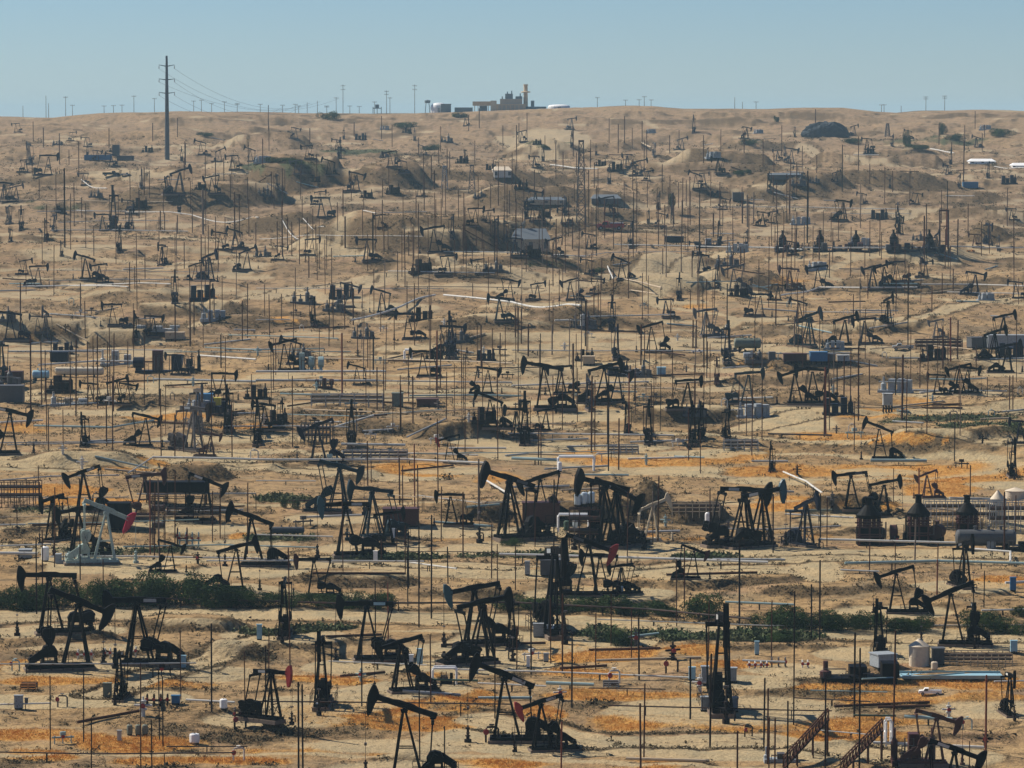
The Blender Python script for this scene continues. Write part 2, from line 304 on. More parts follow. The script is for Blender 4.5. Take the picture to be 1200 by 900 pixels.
# ------------------------------------------------------------------ mesh builder
class MB:
    def __init__(s): s.v = []; s.f = []; s.m = []; s.cm = 0; s.mats = []
    def use(s, k):
        if k not in s.mats: s.mats.append(k)
        s.cm = s.mats.index(k); return s
    def _add(s, vs, fs):
        o = len(s.v); s.v += [tuple(v) for v in vs]
        s.f += [tuple(i + o for i in f) for f in fs]; s.m += [s.cm] * len(fs)
    def hexa(s, vs):     # 8 corners: bottom 4 then top 4
        s._add(vs, [(3, 2, 1, 0), (4, 5, 6, 7), (0, 1, 5, 4), (1, 2, 6, 5), (2, 3, 7, 6), (3, 0, 4, 7)]); return s
    def box(s, x0, x1, y0, y1, z0, z1):
        return s.hexa([(x0, y0, z0), (x1, y0, z0), (x1, y1, z0), (x0, y1, z0), (x0, y0, z1), (x1, y0, z1), (x1, y1, z1), (x0, y1, z1)])
    def bar(s, a, b, w, h=None, w2=None):
        """square bar from a to b"""
        h = h or w; w2 = w2 or w; a = Vector(a); b = Vector(b); d = (b - a).normalized()
        up = Vector((0, 0, 1)) if abs(d.z) < 0.95 else Vector((1, 0, 0))
        sx = d.cross(up).normalized(); sz = sx.cross(d)
        k = w2 / w
        q = [(-.5, -.5), (.5, -.5), (.5, .5), (-.5, .5)]
        vs = [a + sx * (w * i) + sz * (h * j) for i, j in q] + [b + sx * (w * i * k) + sz * (h * j * k) for i, j in q]
        return s.hexa(vs)
    def tube(s, pts, r, n=8, cap=True, r2=None):
        pts = [Vector(p) for p in pts]; rings = []; N = len(pts)
        for i, p in enumerate(pts):
            d = (pts[min(i + 1, N - 1)] - pts[max(i - 1, 0)]).normalized()
            up = Vector((0, 0, 1)) if abs(d.z) < 0.9 else Vector((1, 0, 0))
            sx = d.cross(up).normalized(); sz = sx.cross(d)
            rr = r if r2 is None else r + (r2 - r) * i / max(N - 1, 1)
            rings.append([p + (sx * math.cos(2 * math.pi * k / n) + sz * math.sin(2 * math.pi * k / n)) * rr for k in range(n)])
        vs = [v for rg in rings for v in rg]; fs = []
        for i in range(N - 1):
            for k in range(n):
                fs.append((i * n + k, i * n + (k + 1) % n, (i + 1) * n + (k + 1) % n, (i + 1) * n + k))
        if cap: fs.append(tuple(reversed(range(n)))); fs.append(tuple((N - 1) * n + k for k in range(n)))
        s._add(vs, fs); return s
    def lathe(s, prof, n=16, at=(0, 0, 0), axis='z'):
        """prof: (radius, height) from bottom to top"""
        vs = []; fs = []
        for (r, h) in prof:
            for k in range(n):
                a = 2 * math.pi * k / n; c, q = r * math.cos(a), r * math.sin(a)
                vs.append((at[0] + c, at[1] + q, at[2] + h) if axis == 'z' else (at[0] + h, at[1] + c, at[2] + q) if axis == 'x' else (at[0] + q, at[1] + h, at[2] + c))
        for i in range(len(prof) - 1):
            for k in range(n):
                fs.append((i * n + k, i * n + (k + 1) % n, (i + 1) * n + (k + 1) % n, (i + 1) * n + k))
        fs.append(tuple(reversed(range(n)))); fs.append(tuple((len(prof) - 1) * n + k for k in range(n)))
        s._add(vs, fs); return s
    def prism(s, poly, y0, y1):
        """polygon in xz, extruded in y"""
        n = len(poly); vs = [(x, y0, z) for x, z in poly] + [(x, y1, z) for x, z in poly]
        fs = [tuple(range(n)), tuple(reversed(range(n, 2 * n)))] + [(i, n + i, n + (i + 1) % n, (i + 1) % n) for i in range(n)]
        s._add(vs, fs); return s
    def mesh(s, name, mats=None):
        me = bpy.data.meshes.new(name); me.from_pydata(s.v, [], s.f)
        for k in (mats or s.mats or ['black_paint']): me.materials.append(M[k])
        if len(s.mats) > 1: me.polygons.foreach_set('material_index', s.m)
        me.update()
        bm_fix(me)
        return me
def bm_fix(me):
    import bmesh
    bm = bmesh.new(); bm.from_mesh(me); bmesh.ops.recalc_face_normals(bm, faces=bm.faces); bm.to_mesh(me); bm.free()

def link(name, me, parent=None, loc=(0, 0, 0), rot=(0, 0, 0), sc=None):
    o = bpy.data.objects.new(name, me); COL.objects.link(o)
    o.location = loc; o.rotation_euler = rot
    if sc is not None: o.scale = sc if hasattr(sc, '__len__') else (sc, sc, sc)
    if parent is not None: o.parent = parent
    return o
THINGS = []      # (object, kind, px, py, adjective)
def thing(o, cat, kind, px, py, phrase, group=None, label=None):
    o['category'] = cat
    if group: o['group'] = group
    if label: o['label'] = label
    THINGS.append(dict(o=o, kind=kind, px=px, py=py, ph=phrase, label=label))
    return THINGS[-1]
def copy_tree(o, parent=None):
    c = o.copy(); COL.objects.link(c)
    if parent is not None: c.parent = parent
    for ch in o.children: copy_tree(ch, c)
    return c
ANCH = []        # (phrase, px, py)
def anchor(ph, px, py): ANCH.append((ph, px, py))

# ------------------------------------------------------------------ ground colours (soil, its cover and a greyer mix with distance)
def ell(px, py, L):
    m = np.zeros_like(px)
    for (cx, cy, rx, ry, *w) in L:
        w = w[0] if w else 1.0
        d = ((px - cx) / rx) ** 2 + ((py - cy) / ry) ** 2
        m = np.maximum(m, w * np.clip(1.35 - d, 0, 1))
    return m
ORANGE = [(100, 797, 100, 9), (30, 780, 40, 5), (60, 862, 90, 11), (150, 872, 90, 14), (40, 885, 60, 6), (210, 893, 120, 6), (390, 797, 60, 5), (440, 828, 65, 13), (520, 848, 80, 8), (380, 838, 80, 11),
          (560, 815, 30, 8), (650, 765, 50, 15), (720, 765, 60, 10), (700, 790, 60, 6), (820, 762, 40, 8), (700, 812, 40, 7), (740, 815, 90, 7), (760, 845, 90, 12), (860, 848, 70, 9), (640, 835, 30, 7), (1000, 805, 80, 7),
          (1110, 802, 60, 6), (1050, 820, 110, 9), (1000, 848, 100, 9), (1170, 800, 40, 8), (950, 862, 60, 7), (560, 893, 90, 7), (860, 780, 60, 5, .8), (1140, 815, 60, 10), (1030, 862, 60, 6),
          (150, 545, 60, 10), (60, 574, 70, 8), (100, 590, 60, 6, .7), (280, 628, 16, 6), (480, 552, 60, 10), (590, 560, 40, 8, .7), (700, 535, 90, 7), (760, 541, 90, 8), (870, 535, 40, 8), (960, 553, 95, 8), (1100, 556, 70, 12), (1160, 550, 50, 14),
          (930, 592, 50, 9), (960, 512, 40, 6), (1030, 515, 70, 6), (1160, 682, 50, 8), (1100, 573, 50, 10), (200, 488, 60, 5, .8), (228, 345, 18, 7), (1030, 485, 60, 5, .7), (1000, 590, 60, 5),
          (1080, 470, 70, 5, .6), (300, 500, 60, 5, .5), (30, 500, 50, 5, .5), (640, 560, 30, 6, .6), (820, 360, 20, 4, .5), (340, 373, 20, 5, .6), (870, 430, 40, 6, .5), (930, 325, 40, 6, .4)]
ROAD = [(900, 880, 240, 13), (460, 874, 120, 8), (60, 822, 110, 8), (780, 552, 70, 6), (930, 495, 50, 13), (955, 670, 30, 12), (990, 650, 200, 7), (700, 880, 120, 9), (240, 730, 60, 5), (250, 790, 60, 9), (870, 800, 60, 7),
        (640, 525, 70, 6), (520, 622, 60, 7), (330, 345, 60, 6), (380, 350, 60, 5), (800, 402, 80, 6), (950, 410, 120, 4), (560, 672, 200, 5), (800, 668, 150, 5), (180, 657, 100, 4), (700, 740, 260, 3), (1000, 742, 250, 4), (200, 715, 200, 4),
        (1000, 740, 60, 6), (930, 785, 60, 8), (60, 545, 90, 7), (120, 400, 80, 6), (640, 395, 80, 6), (450, 360, 60, 5), (280, 640, 60, 8), (640, 165, 50, 14), (780, 320, 60, 20), (110, 760, 80, 4), (620, 340, 60, 4), (150, 205, 60, 5)]
GREEN = [(1110, 493, 80, 5, .7), (1180, 503, 40, 7, .8), (730, 745, 110, 5, .9), (700, 742, 30, 8), (890, 745, 80, 5), (370, 737, 50, 5), (330, 740, 40, 4), (600, 652, 80, 4, .9), (470, 655, 90, 4, .8), (130, 645, 90, 4, .8), (840, 655, 60, 5, .8),
         (60, 240, 50, 6, .4), (330, 195, 60, 5, .9), (640, 310, 40, 5, .6), (340, 583, 40, 6, .7), (330, 632, 50, 5, .7), (910, 742, 60, 5), (420, 178, 60, 5, .5), (1100, 165, 90, 6, .5), (640, 170, 30, 3, .4), (60, 600, 40, 8, .5)]

PXg, PYg = project(X, np.maximum(Y, 100), Z)
inf = (Y > 290) & (np.abs(U) < 0.17)
wx = 26 * fbm(X, Y, 14, 3, 301); wy = 5 * fbm(X, Y, 9, 3, 302)
def near_wt(py): return np.clip((py - 440) / 160, 0, 1)
n1 = fbm(X, Y, 11, 4, 200, .6); n2 = fbm(X, Y, 26, 4, 210); n3 = fbm(X, Y, 60, 3, 220); n4 = fbm(X, Y, 3.2, 3, 230, .6)
orange = np.clip(ell(PXg + wx, PYg + wy, ORANGE) * 1.25 + 0.9 * n1 + .35 * n4 - 0.14, 0, 1) * (ell(PXg + wx, PYg + wy, ORANGE) > 0.01)
orange = np.maximum(orange, np.clip((n1 * 1.0 + n3 * 0.9 + .4 * n4 - 0.62) * 2.4, 0, 1) * (0.25 + 0.55 * near_wt(PYg)))
orange = np.where(inf, orange, np.clip(n1 * 2 - .5, 0, 1) * .6)
road = np.clip(ell(PXg + wx * .7, PYg + wy * .6, ROAD) * 1.3 + 0.5 * n2, 0, 1) * (ell(PXg + wx * .7, PYg + wy * .6, ROAD) > 0.01)
rdn = fbm(X * .6 + Y * .1, Y, 90, 2, 400)
tracks = np.clip(1 - np.abs(rdn) * 30, 0, 1) * (Y > 300)
road = np.maximum(np.where(inf, road, 0), tracks * 0.9)
road = np.maximum(road, padmask * .75)
TRACKS = [([(1200, 345), (1120, 360), (1040, 376), (960, 383), (880, 384)], 2.2), ([(240, 362), (300, 350), (345, 338), (420, 328)], 3), ([(0, 545), (150, 540), (300, 548), (500, 562)], 2.2), ([(0, 722), (300, 721), (600, 727), (900, 743), (1200, 746)], 3.2),
          ([(120, 815), (180, 792), (250, 772), (310, 748)], 1.6), ([(560, 845), (700, 872), (900, 868), (1010, 885)], 2.6), ([(155, 212), (175, 200), (260, 190), (380, 188)], 3.2), ([(590, 160), (640, 175), (720, 188), (800, 186)], 3.5), ([(800, 402), (900, 405), (1045, 413), (1200, 416)], 3),
          ([(600, 342), (690, 332), (770, 300), (860, 293), (1000, 300), (1200, 300)], 3), ([(0, 377), (100, 381), (250, 373)], 2.6), ([(860, 505), (960, 482), (1080, 484), (1200, 478)], 2.8), ([(0, 455), (200, 460), (420, 458), (640, 460)], 2.2), ([(0, 275), (200, 277), (420, 300), (620, 330)], 2.6),
          ([(380, 415), (600, 420), (860, 418)], 2.4), ([(640, 500), (900, 515), (1200, 520)], 2), ([(940, 170), (1000, 185), (1120, 200), (1200, 205)], 3.5), ([(60, 165), (240, 172), (420, 168)], 3.5), ([(700, 240), (860, 240), (1050, 250), (1200, 262)], 3), ([(0, 640), (200, 645), (420, 655)], 1.6), ([(440, 660), (700, 668), (1000, 655), (1200, 660)], 2.0)]
rut = np.zeros_like(X)
ii = np.nonzero((Y > 290) & (Y < 2060) & (np.abs(U) < .17))
xs_, ys_ = X[ii], Y[ii]; wob = fbm(xs_, ys_, 25, 2, 500) * 2.0
for pts, wd in TRACKS:
    Wp = [hit(a, c) for a, c in pts]
    best = np.full(xs_.shape, 1e9)
    for a, c in zip(Wp[:-1], Wp[1:]):
        dx_, dy_ = c.x - a.x, c.y - a.y; t = np.clip(((xs_ - a.x) * dx_ + (ys_ - a.y) * dy_) / (dx_ * dx_ + dy_ * dy_), 0, 1)
        best = np.minimum(best, np.hypot(xs_ - a.x - t * dx_, ys_ - a.y - t * dy_))
    best = np.abs(best + wob * .5)
    road[ii] = np.maximum(road[ii], 1 - sstep(wd * .8, wd * 1.3, best))
    rut[ii] = np.maximum(rut[ii], (1 - sstep(.3, .7, np.abs(best - wd * 1.45))) * .9)
    rut[ii] = np.maximum(rut[ii], (1 - sstep(.1, .35, np.abs(best - wd * .4))) * .45)
gy, gx = np.gradient(Z)
dy = np.gradient(Y, axis=0); dx = np.gradient(X, axis=1)
slope = np.sqrt((gy / np.maximum(dy, 1e-3)) ** 2 + (gx / np.maximum(dx, 1e-3)) ** 2)
scrubm = np.clip((slope - 0.10) * 2.6 + n1 * 0.7 + n4 * .3 + 0.05, 0, 1)
fr_ = sstep(900, 1400, Y)
n5 = fbm(X, Y * 1.5, 5.5, 3, 260, .6)
scrubm = np.maximum(scrubm, np.clip(n2 * 1.2 + n3 * .8 + n4 * .5 + n5 * .5 - 0.20 + .24 * fr_, 0, 1))
scrubm = np.maximum(scrubm, np.clip(n5 * 1.9 + n4 * .7 - 0.62, 0, 1))
edge = np.clip(1 - np.abs(padmask - .35) * 3.2, 0, 1)
scrubm = np.maximum(scrubm * (1 - 0.85 * road), np.maximum(rut, edge * np.clip(.55 + n4 + n1, 0, 1)))
green = np.clip(ell(PXg + wx, PYg + wy, GREEN) * 1.2 + n1 * .8 - .1, 0, 1) * (ell(PXg + wx, PYg + wy, GREEN) > 0.01)
green = np.where(inf, green, 0)
orange = orange * (1 - 0.9 * road) * (1 - green * .8)

zone = np.clip(.15 + .85 * sstep(480, 1350, Y) + .35 * n3, 0, 1)      # soil mix turns greyer and darker with distance, varied by noise
def ground_mat():
    m = bpy.data.materials.new('dry_ground'); m.use_nodes = True
    nt = m.node_tree; N = nt.nodes; L = nt.links; b = N['Principled BSDF']
    at = N.new('ShaderNodeAttribute'); at.attribute_name = 'cover'
    sep = N.new('ShaderNodeSeparateColor'); L.new(at.outputs['Color'], sep.inputs[0])
    geo = N.new('ShaderNodeNewGeometry')
    def noise(scale, det=5, rough=.6):
        n = N.new('ShaderNodeTexNoise'); n.inputs['Scale'].default_value = scale; n.inputs['Detail'].default_value = det; n.inputs['Roughness'].default_value = rough
        L.new(geo.outputs['Position'], n.inputs['Vector']); return n.outputs['Fac']
    def ramp(v, p0, p1, c0=(0, 0, 0), c1=(1, 1, 1)):
        r = N.new('ShaderNodeValToRGB'); r.color_ramp.elements[0].position = p0; r.color_ramp.elements[1].position = p1
        r.color_ramp.elements[0].color = (*c0, 1); r.color_ramp.elements[1].color = (*c1, 1); L.new(v, r.inputs['Fac']); return r.outputs['Color']
    def mix(f, a, c):
        x = N.new('ShaderNodeMix'); x.data_type = 'RGBA'
        for k, v in (('Factor', f), ('A', a), ('B', c)):
            if isinstance(v, tuple): x.inputs[k].default_value = (*v, 1)
            elif isinstance(v, float): x.inputs[k].default_value = v
            else: L.new(v, x.inputs[k])
        return x.outputs['Result']
    def math_(op, a, c):
        x = N.new('ShaderNodeMath'); x.operation = op; x.use_clamp = True
        for i, v in enumerate((a, c)):
            if isinstance(v, float): x.inputs[i].default_value = v
            else: L.new(v, x.inputs[i])
        return x.outputs[0]
    big = noise(0.035, 4); med = noise(0.25, 5); fine = noise(1.6, 6, .7); grit = noise(5.0, 3, .7)
    base = mix(ramp(big, .35, .65), SOIL[0], SOIL[1])
    base = mix(math_('MULTIPLY', ramp(noise(0.055, 5, .6), .50, .66), .6), base, (0.25, 0.17, 0.095))
    base = mix(math_('MULTIPLY', ramp(noise(0.11, 5, .65), .54, .68), .65), base, (0.25, 0.215, 0.135))
    base = mix(math_('MULTIPLY', ramp(noise(0.09, 4, .6), .56, .70), .6), base, (0.42, 0.25, 0.15))
    base = mix(math_('MULTIPLY', ramp(med, .45, .75), 0.6), base, SOIL[2])
    def mask(ch, lo=.35, hi=.6):
        # break the zone edge up with fine noise
        s = math_('ADD', sep.outputs[ch], 0.0)
        f = math_('MULTIPLY', math_('SUBTRACT', fine, 0.25), 1.0)
        x = N.new('ShaderNodeMath'); x.operation = 'MULTIPLY_ADD'; L.new(s, x.inputs[0]); x.inputs[1].default_value = 1.0
        y_ = N.new('ShaderNodeMath'); y_.operation = 'SUBTRACT'; L.new(f, y_.inputs[0]); y_.inputs[1].default_value = 0.22; L.new(y_.outputs[0], x.inputs[2])
        return ramp(x.outputs[0], lo, hi)
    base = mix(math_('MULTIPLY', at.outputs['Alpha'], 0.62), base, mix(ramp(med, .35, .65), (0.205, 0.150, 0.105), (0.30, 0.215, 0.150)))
    streak = noise(0.55, 6, .72)
    c0 = ramp(streak, .49, .61)
    base = mix(math_('MULTIPLY', c0, 0.7), base, mix(ramp(fine, .4, .6), (0.07, 0.048, 0.026), (0.17, 0.115, 0.06)))
    roadc = mix(ramp(med, .4, .7), SOIL[3], SOIL[4])
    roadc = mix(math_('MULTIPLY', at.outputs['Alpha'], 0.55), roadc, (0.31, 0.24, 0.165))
    c = mix(mask(2, .3, .6), base, roadc)
    c = mix(math_('MULTIPLY', mask(1, .25, .75), 0.85), c, mix(ramp(fine, .35, .65), SOIL[5], SOIL[6]))
    c = mix(math_('MULTIPLY', mask(0, .22, .72), 0.9), c, mix(ramp(fine, .38, .62), SOIL[7], SOIL[8]))
    at2 = N.new('ShaderNodeAttribute'); at2.attribute_name = 'green'
    gm = ramp(math_('MULTIPLY', at2.outputs['Fac'], math_('ADD', fine, .45)), .35, .6)
    c = mix(gm, c, mix(ramp(fine, .4, .6), (0.055, 0.065, 0.03), (0.11, 0.11, 0.055)))
    c = mix(math_('MULTIPLY', ramp(grit, .53, .66), 0.6), c, (0.085, 0.06, 0.035))
    c = mix(math_('MULTIPLY', ramp(noise(3.1, 4, .7), .62, .74), 0.5), c, (0.42, 0.36, 0.27))
    L.new(c, b.inputs['Base Color']); b.inputs['Roughness'].default_value = 1.0; b.inputs['Specular IOR Level'].default_value = 0.05
    bp = N.new('ShaderNodeBump'); bp.inputs['Strength'].default_value = 0.9; bp.inputs['Distance'].default_value = 0.5
    hh = N.new('ShaderNodeMath'); hh.operation = 'ADD'; L.new(fine, hh.inputs[0]); L.new(med, hh.inputs[1])
    L.new(hh.outputs[0], bp.inputs['Height']); L.new(bp.outputs['Normal'], b.inputs['Normal'])
    return m
SOIL = [(0.38, 0.245, 0.11), (0.48, 0.325, 0.155), (0.20, 0.12, 0.058), (0.48, 0.36, 0.195), (0.36, 0.30, 0.18),
        (0.05, 0.035, 0.02), (0.15, 0.105, 0.055), (0.47, 0.195, 0.034), (0.58, 0.33, 0.09)]
M['dry_ground'] = ground_mat()
me = bpy.data.meshes.new('ground')
co = np.stack([X, Y, Z], -1).reshape(-1, 3).astype(np.float32)
idx = np.arange(NR * NC).reshape(NR, NC)
quads = np.stack([idx[:-1, :-1], idx[:-1, 1:], idx[1:, 1:], idx[1:, :-1]], -1).reshape(-1, 4).astype(np.int32)
me.vertices.add(len(co)); me.vertices.foreach_set('co', co.ravel())
me.loops.add(quads.size); me.loops.foreach_set('vertex_index', quads.ravel())
me.polygons.add(len(quads)); me.polygons.foreach_set('loop_start', np.arange(0, quads.size, 4, dtype=np.int32))
me.update(calc_edges=True)
ca = me.color_attributes.new('cover', 'FLOAT_COLOR', 'POINT')
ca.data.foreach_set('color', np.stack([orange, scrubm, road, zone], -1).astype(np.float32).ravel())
ga = me.attributes.new('green', 'FLOAT', 'POINT'); ga.data.foreach_set('value', green.astype(np.float32).ravel())
me.polygons.foreach_set('use_smooth', np.ones(len(quads), dtype=bool))
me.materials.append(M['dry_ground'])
g = link('ground', me); g['kind'] = 'structure'; g['label'] = 'dry tan oil field ground with banks, tracks and orange weeds'

# ------------------------------------------------------------------ weeds and scrub (nobody could count them)
def blades(name, pts, size, col, n_tri, flat=1.0, seed=1, label='', fine=.32, up=0.0):
    rg = np.random.default_rng(seed); n = len(pts)
    P = np.repeat(pts, n_tri, 0); S = np.repeat(size, n_tri)
    a = rg.uniform(0, 2 * math.pi, len(P)); rr = rg.uniform(0, 1, len(P)) ** .6
    c = P + np.stack([np.cos(a) * rr * S * .6, np.sin(a) * rr * S * .6, rg.uniform(0.0, .55, len(P)) * S * flat * (1.1 - rr * .6)], -1)
    vs = []
    for k in range(3):
        d = rg.normal(0, 1, (len(P), 3)); d[:, 2] *= .8
        d /= np.linalg.norm(d, axis=1)[:, None]
        if up:
            d[:, :2] *= .45; d[:, 2] = np.abs(d[:, 2]) * .3 + (up if k == 2 else 0)
        vs.append(c + d * (S * fine)[:, None])
    V = np.stack(vs, 1).reshape(-1, 3).astype(np.float32)
    me = bpy.data.meshes.new(name); me.vertices.add(len(V)); me.vertices.foreach_set('co', V.ravel())
    me.loops.add(len(V)); me.loops.foreach_set('vertex_index', np.arange(len(V), dtype=np.int32))
    me.polygons.add(len(P)); me.polygons.foreach_set('loop_start', np.arange(0, len(V), 3, dtype=np.int32))
    me.update(calc_edges=True); me.materials.append(M[col])
    o = link(name, me); o['kind'] = 'stuff'; o['label'] = label; return o
def scatter(mask, count, seed, r0=0, r1=NR):
    rg = np.random.default_rng(seed)
    rows = (ys > 300) & (ys < 1700); w = mask * (rows[:, None]) * (np.abs(U) < .15)
    # even density over the picture's ground: grid cells are near pixel sized
    p = (w / w.sum()).ravel(); k = rg.choice(p.size, count, p=p)
    i, j = np.divmod(k, NC); y = ys[i] + rg.uniform(-.5, .5, count) * np.gradient(ys)[i] ; u = us[j] + rg.uniform(-.5, .5, count) * 0.0004
    x = u * np.maximum(y, 160); z = zat(x, y)
    return np.stack([x, y, z], -1), rg
P_, rg = scatter(np.clip(orange - .3, 0, 1) * (Y < 700), 36000, 3)
blades('dry_weeds', P_, rg.uniform(.16, .46, len(P_)), 'dry_weeds', 6, .7, 4, 'low orange dry weeds in drifts over the bare ground', .22, 1.6)
P_, rg = scatter(np.clip(scrubm - .4, 0, 1) * (1 - orange), 34000, 5)
S_ = (rg.uniform(.16, .6, len(P_)) + (rg.uniform(0, 1, len(P_)) > .9) * .5) * (0.6 + P_[:, 1] / 800)
blades('scrub', P_, S_, 'scrub', 9, .9, 6, 'low dark brown scrub scattered along the banks', .22)
P_, rg = scatter(np.clip(green - .3, 0, 1), 7000, 7)
blades('green_weeds', P_, rg.uniform(.35, 1.0, len(P_)), 'green_weeds', 6, 1, 8, 'dull green low weeds in patches beside the pads')

P_, rg = scatter(np.clip(.35 + n2 + n5 * .6 - road * .5 + .3 * fr_, 0, 1) * (1 - orange * .7) * (.35 + .65 * sstep(400, 620, Y)), 26000, 15)
S_ = rg.uniform(.25, .7, len(P_)) * (0.5 + P_[:, 1] / 700)
blades('low_bushes', P_, S_, 'low_bush', 12, 1.0, 16, 'small dark dry bushes dotted over the open ground', .18)

# ------------------------------------------------------------------ pumpjack: head towards +X, samson post pivot at (0, 0, 7.4)
HP = 7.4
def pj_mesh(kind, mats):
    """part meshes, one cache entry per part and paint"""
    b = MB()
    if kind == 'skid':
        b.use(mats[0])
        for yy in (-1.0, 1.0): b.box(-6.0, 1.7, yy - .13, yy + .13, .12, .50)
        for xx in (-5.85, -4.6, -2.1, -.8, .5, 1.55): b.box(xx - .1, xx + .1, -.87, .87, .16, .46)
        b.use('beige_paint' if mats[0] == 'cream_paint' else 'grey_wood'); b.box(-6.2, 1.9, -1.35, 1.35, -.5, .115)
    elif kind == 'samson_post':
        b.use(mats[0])
        A = [(.16, .30, HP - .35), (.16, -.30, HP - .35)]
        for sgn in (1, -1):
            b.bar((.12, .28 * sgn, HP - .3), (1.15, 1.0 * sgn, .5), .26, .26, .32)
            b.bar((-.12, .28 * sgn, HP - .3), (-1.75, .85 * sgn, .5), .20, .20, .24)
        P = lambda t, s_: (1.15 - 1.03 * t, (1.0 - .72 * t) * s_, .5 + (HP - .8) * t); Q = lambda t, s_: (-1.75 + 1.63 * t, (.85 - .57 * t) * s_, .5 + (HP - .8) * t)
        b.bar(P(.32, 1), P(.32, -1), .14); b.bar(P(.66, 1), P(.66, -1), .12)
        b.bar(P(.32, 1), P(.02, -1), .09); b.bar(P(.32, -1), P(.02, 1), .09)
        b.bar(P(.40, 1), Q(.40, 1), .12); b.bar(P(.40, -1), Q(.40, -1), .12)
        b.box(-.36, .40, -.40, .40, HP - .42, HP - .22)
    elif kind == 'ladder':
        b.use(mats[0])
        for q in (-.22, .22): b.bar((1.24, .80 + q, .9), (.34, .36 + q * .9, HP - .5), .05)
        for i in range(17):
            t = (i + .5) / 17; z_ = .9 + (HP - 1.4) * t; b.bar((1.24 - .9 * t, .58 - .4 * t, z_), (1.24 - .9 * t, 1.02 - .46 * t, z_), .04)
    elif kind == 'saddle_bearing':
        b.use(mats[0]); b.box(-.42, .42, -.36, .36, -.20, -.06); b.lathe([(.20, -.42), (.20, .42)], 10, (0, 0, -.04), 'y')
    elif kind == 'walking_beam':
        b.use(mats[0])
        x0, x1 = -3.65, 3.35
        b.box(x0, x1, -.24, .24, .52, .60); b.box(x0, x1, -.24, .24, .0, .08); b.box(x0, x1, -.17, .17, .08, .52)
        for xx in (-3.0, -1.6, -.5, .5, 1.6, 2.9): b.box(xx - .03, xx + .03, -.23, .23, .08, .52)
        b.prism([(-1.5, .6), (-.9, .74), (.9, .74), (1.5, .6)], -.14, .14)
    elif kind == 'head':
        b.use(mats[0])
        rr = 4.15; P = []
        for k in range(9):
            a = R(17 - 50 * k / 8); P.append((rr * math.cos(a), .3 + rr * math.sin(a)))
        P += [(3.30, -1.62), (3.18, -.25), (3.05, .0), (3.05, .62), (3.35, 1.1), (3.72, 1.48)]
        b.prism(P, -.20, .20)
        # cable flange along the curve
        for k in range(8):
            a0, a1 = R(17 - 50 * k / 8), R(17 - 50 * (k + 1) / 8)
            b.prism([(rr * math.cos(a0) + .01, .3 + rr * math.sin(a0)), ((rr + .1) * math.cos(a0), .3 + (rr + .1) * math.sin(a0)), ((rr + .1) * math.cos(a1), .3 + (rr + .1) * math.sin(a1)), (rr * math.cos(a1) + .01, .3 + rr * math.sin(a1))], -.31, .31)
    elif kind == 'equalizer':
        b.use(mats[0]); b.box(-.17, .17, -1.35, 1.35, -.2, .16); b.box(-.3, .3, -.3, .3, .16, .32)
    elif kind == 'pitman':           # unit length 1 along +Z from the crank pin
        b.use(mats[0]); b.bar((0, 0, 0), (0, 0, 1), .17, .14); b.box(-.19, .19, -.12, .12, -.06, .06); b.box(-.16, .16, -.12, .12, .94, 1.03)
    elif kind == 'crank':            # shaft at origin, arm along +X
        b.use(mats[0]); b.box(-.35, 2.6, -.11, .11, -.27, .27)
    elif kind == 'counterweight':
        b.use(mats[0])
        for sgn in (1, -1):
            P = [(.75, .28), (1.0, .46), (1.6, .70), (2.2, .76), (2.6, .60), (2.7, .28)]
            P = [(x, z * sgn) for x, z in P]
            if sgn < 0: P.reverse()
            b.prism(P, -.2, .2)
    elif kind == 'gearbox':
        b.use(mats[0])
        b.prism([(-4.15, 1.35), (-2.5, 1.35), (-2.4, 2.0), (-2.75, 2.6), (-3.3, 2.8), (-4.0, 2.6), (-4.25, 2.0)], -.5, .5)
        for x_ in (-4.1, -2.6): b.box(x_ - .14, x_ + .14, -.7, .7, .5, 1.347)
        b.box(-4.3, -2.4, -.6, .6, .5, .8); b.lathe([(.16, -1.2), (.16, 1.2)], 10, (-3.3, 0, 2.15), 'y')
    elif kind == 'motor':
        b.use(mats[0]); b.box(-5.8, -5.05, -.5, .5, .5, .72)
        b.lathe([(.32, -.45), (.36, -.35), (.36, .4), (.22, .5)], 12, (-5.4, 0, 1.08), 'y'); b.box(-5.55, -5.25, .1, .4, 1.4, 1.62)
    elif kind == 'belt_guard':
        b.use(mats[0]); b.prism([(-5.72, .82), (-5.2, .74), (-3.75, 1.62), (-3.5, 2.1), (-3.85, 2.5), (-4.3, 2.35), (-5.75, 1.35)], -.86, -.66)
    elif kind == 'guard_rail':
        b.use(mats[1] if len(mats) > 1 else mats[0])
        for yy in (-1.95, 1.95):
            for xx in (-5.9, -4.6, -3.3, -2.0, -.9): b.bar((xx, yy, 0), (xx, yy, 1.25), .06)
            for zz in (.65, 1.23): b.bar((-5.9, yy, zz), (-.9, yy, zz), .05)
        for zz in (.65, 1.23): b.bar((-5.9, -1.95, zz), (-5.9, 1.95, zz), .05)
    elif kind == 'wellhead':
        b.use(mats[0])
        b.lathe([(.42, -.4), (.42, .12), (.2, .14), (.2, .45), (.32, .47), (.32, .58), (.15, .6), (.15, 1.3), (.24, 1.32), (.24, 1.5), (.1, 1.55), (.1, 1.75)], 10)
        b.tube([(-.0, 0, .95), (-.1, .8, .95), (-.1, .95, .8), (-.1, .95, -.1)], .09, 6); b.tube([(0, 0, .75), (0, -.6, .75)], .1, 6)
        b.lathe([(.2, 0), (.2, .04)], 10, (0, -.62, .75), 'y')
    elif kind == 'bridle':           # unit drop along -Z
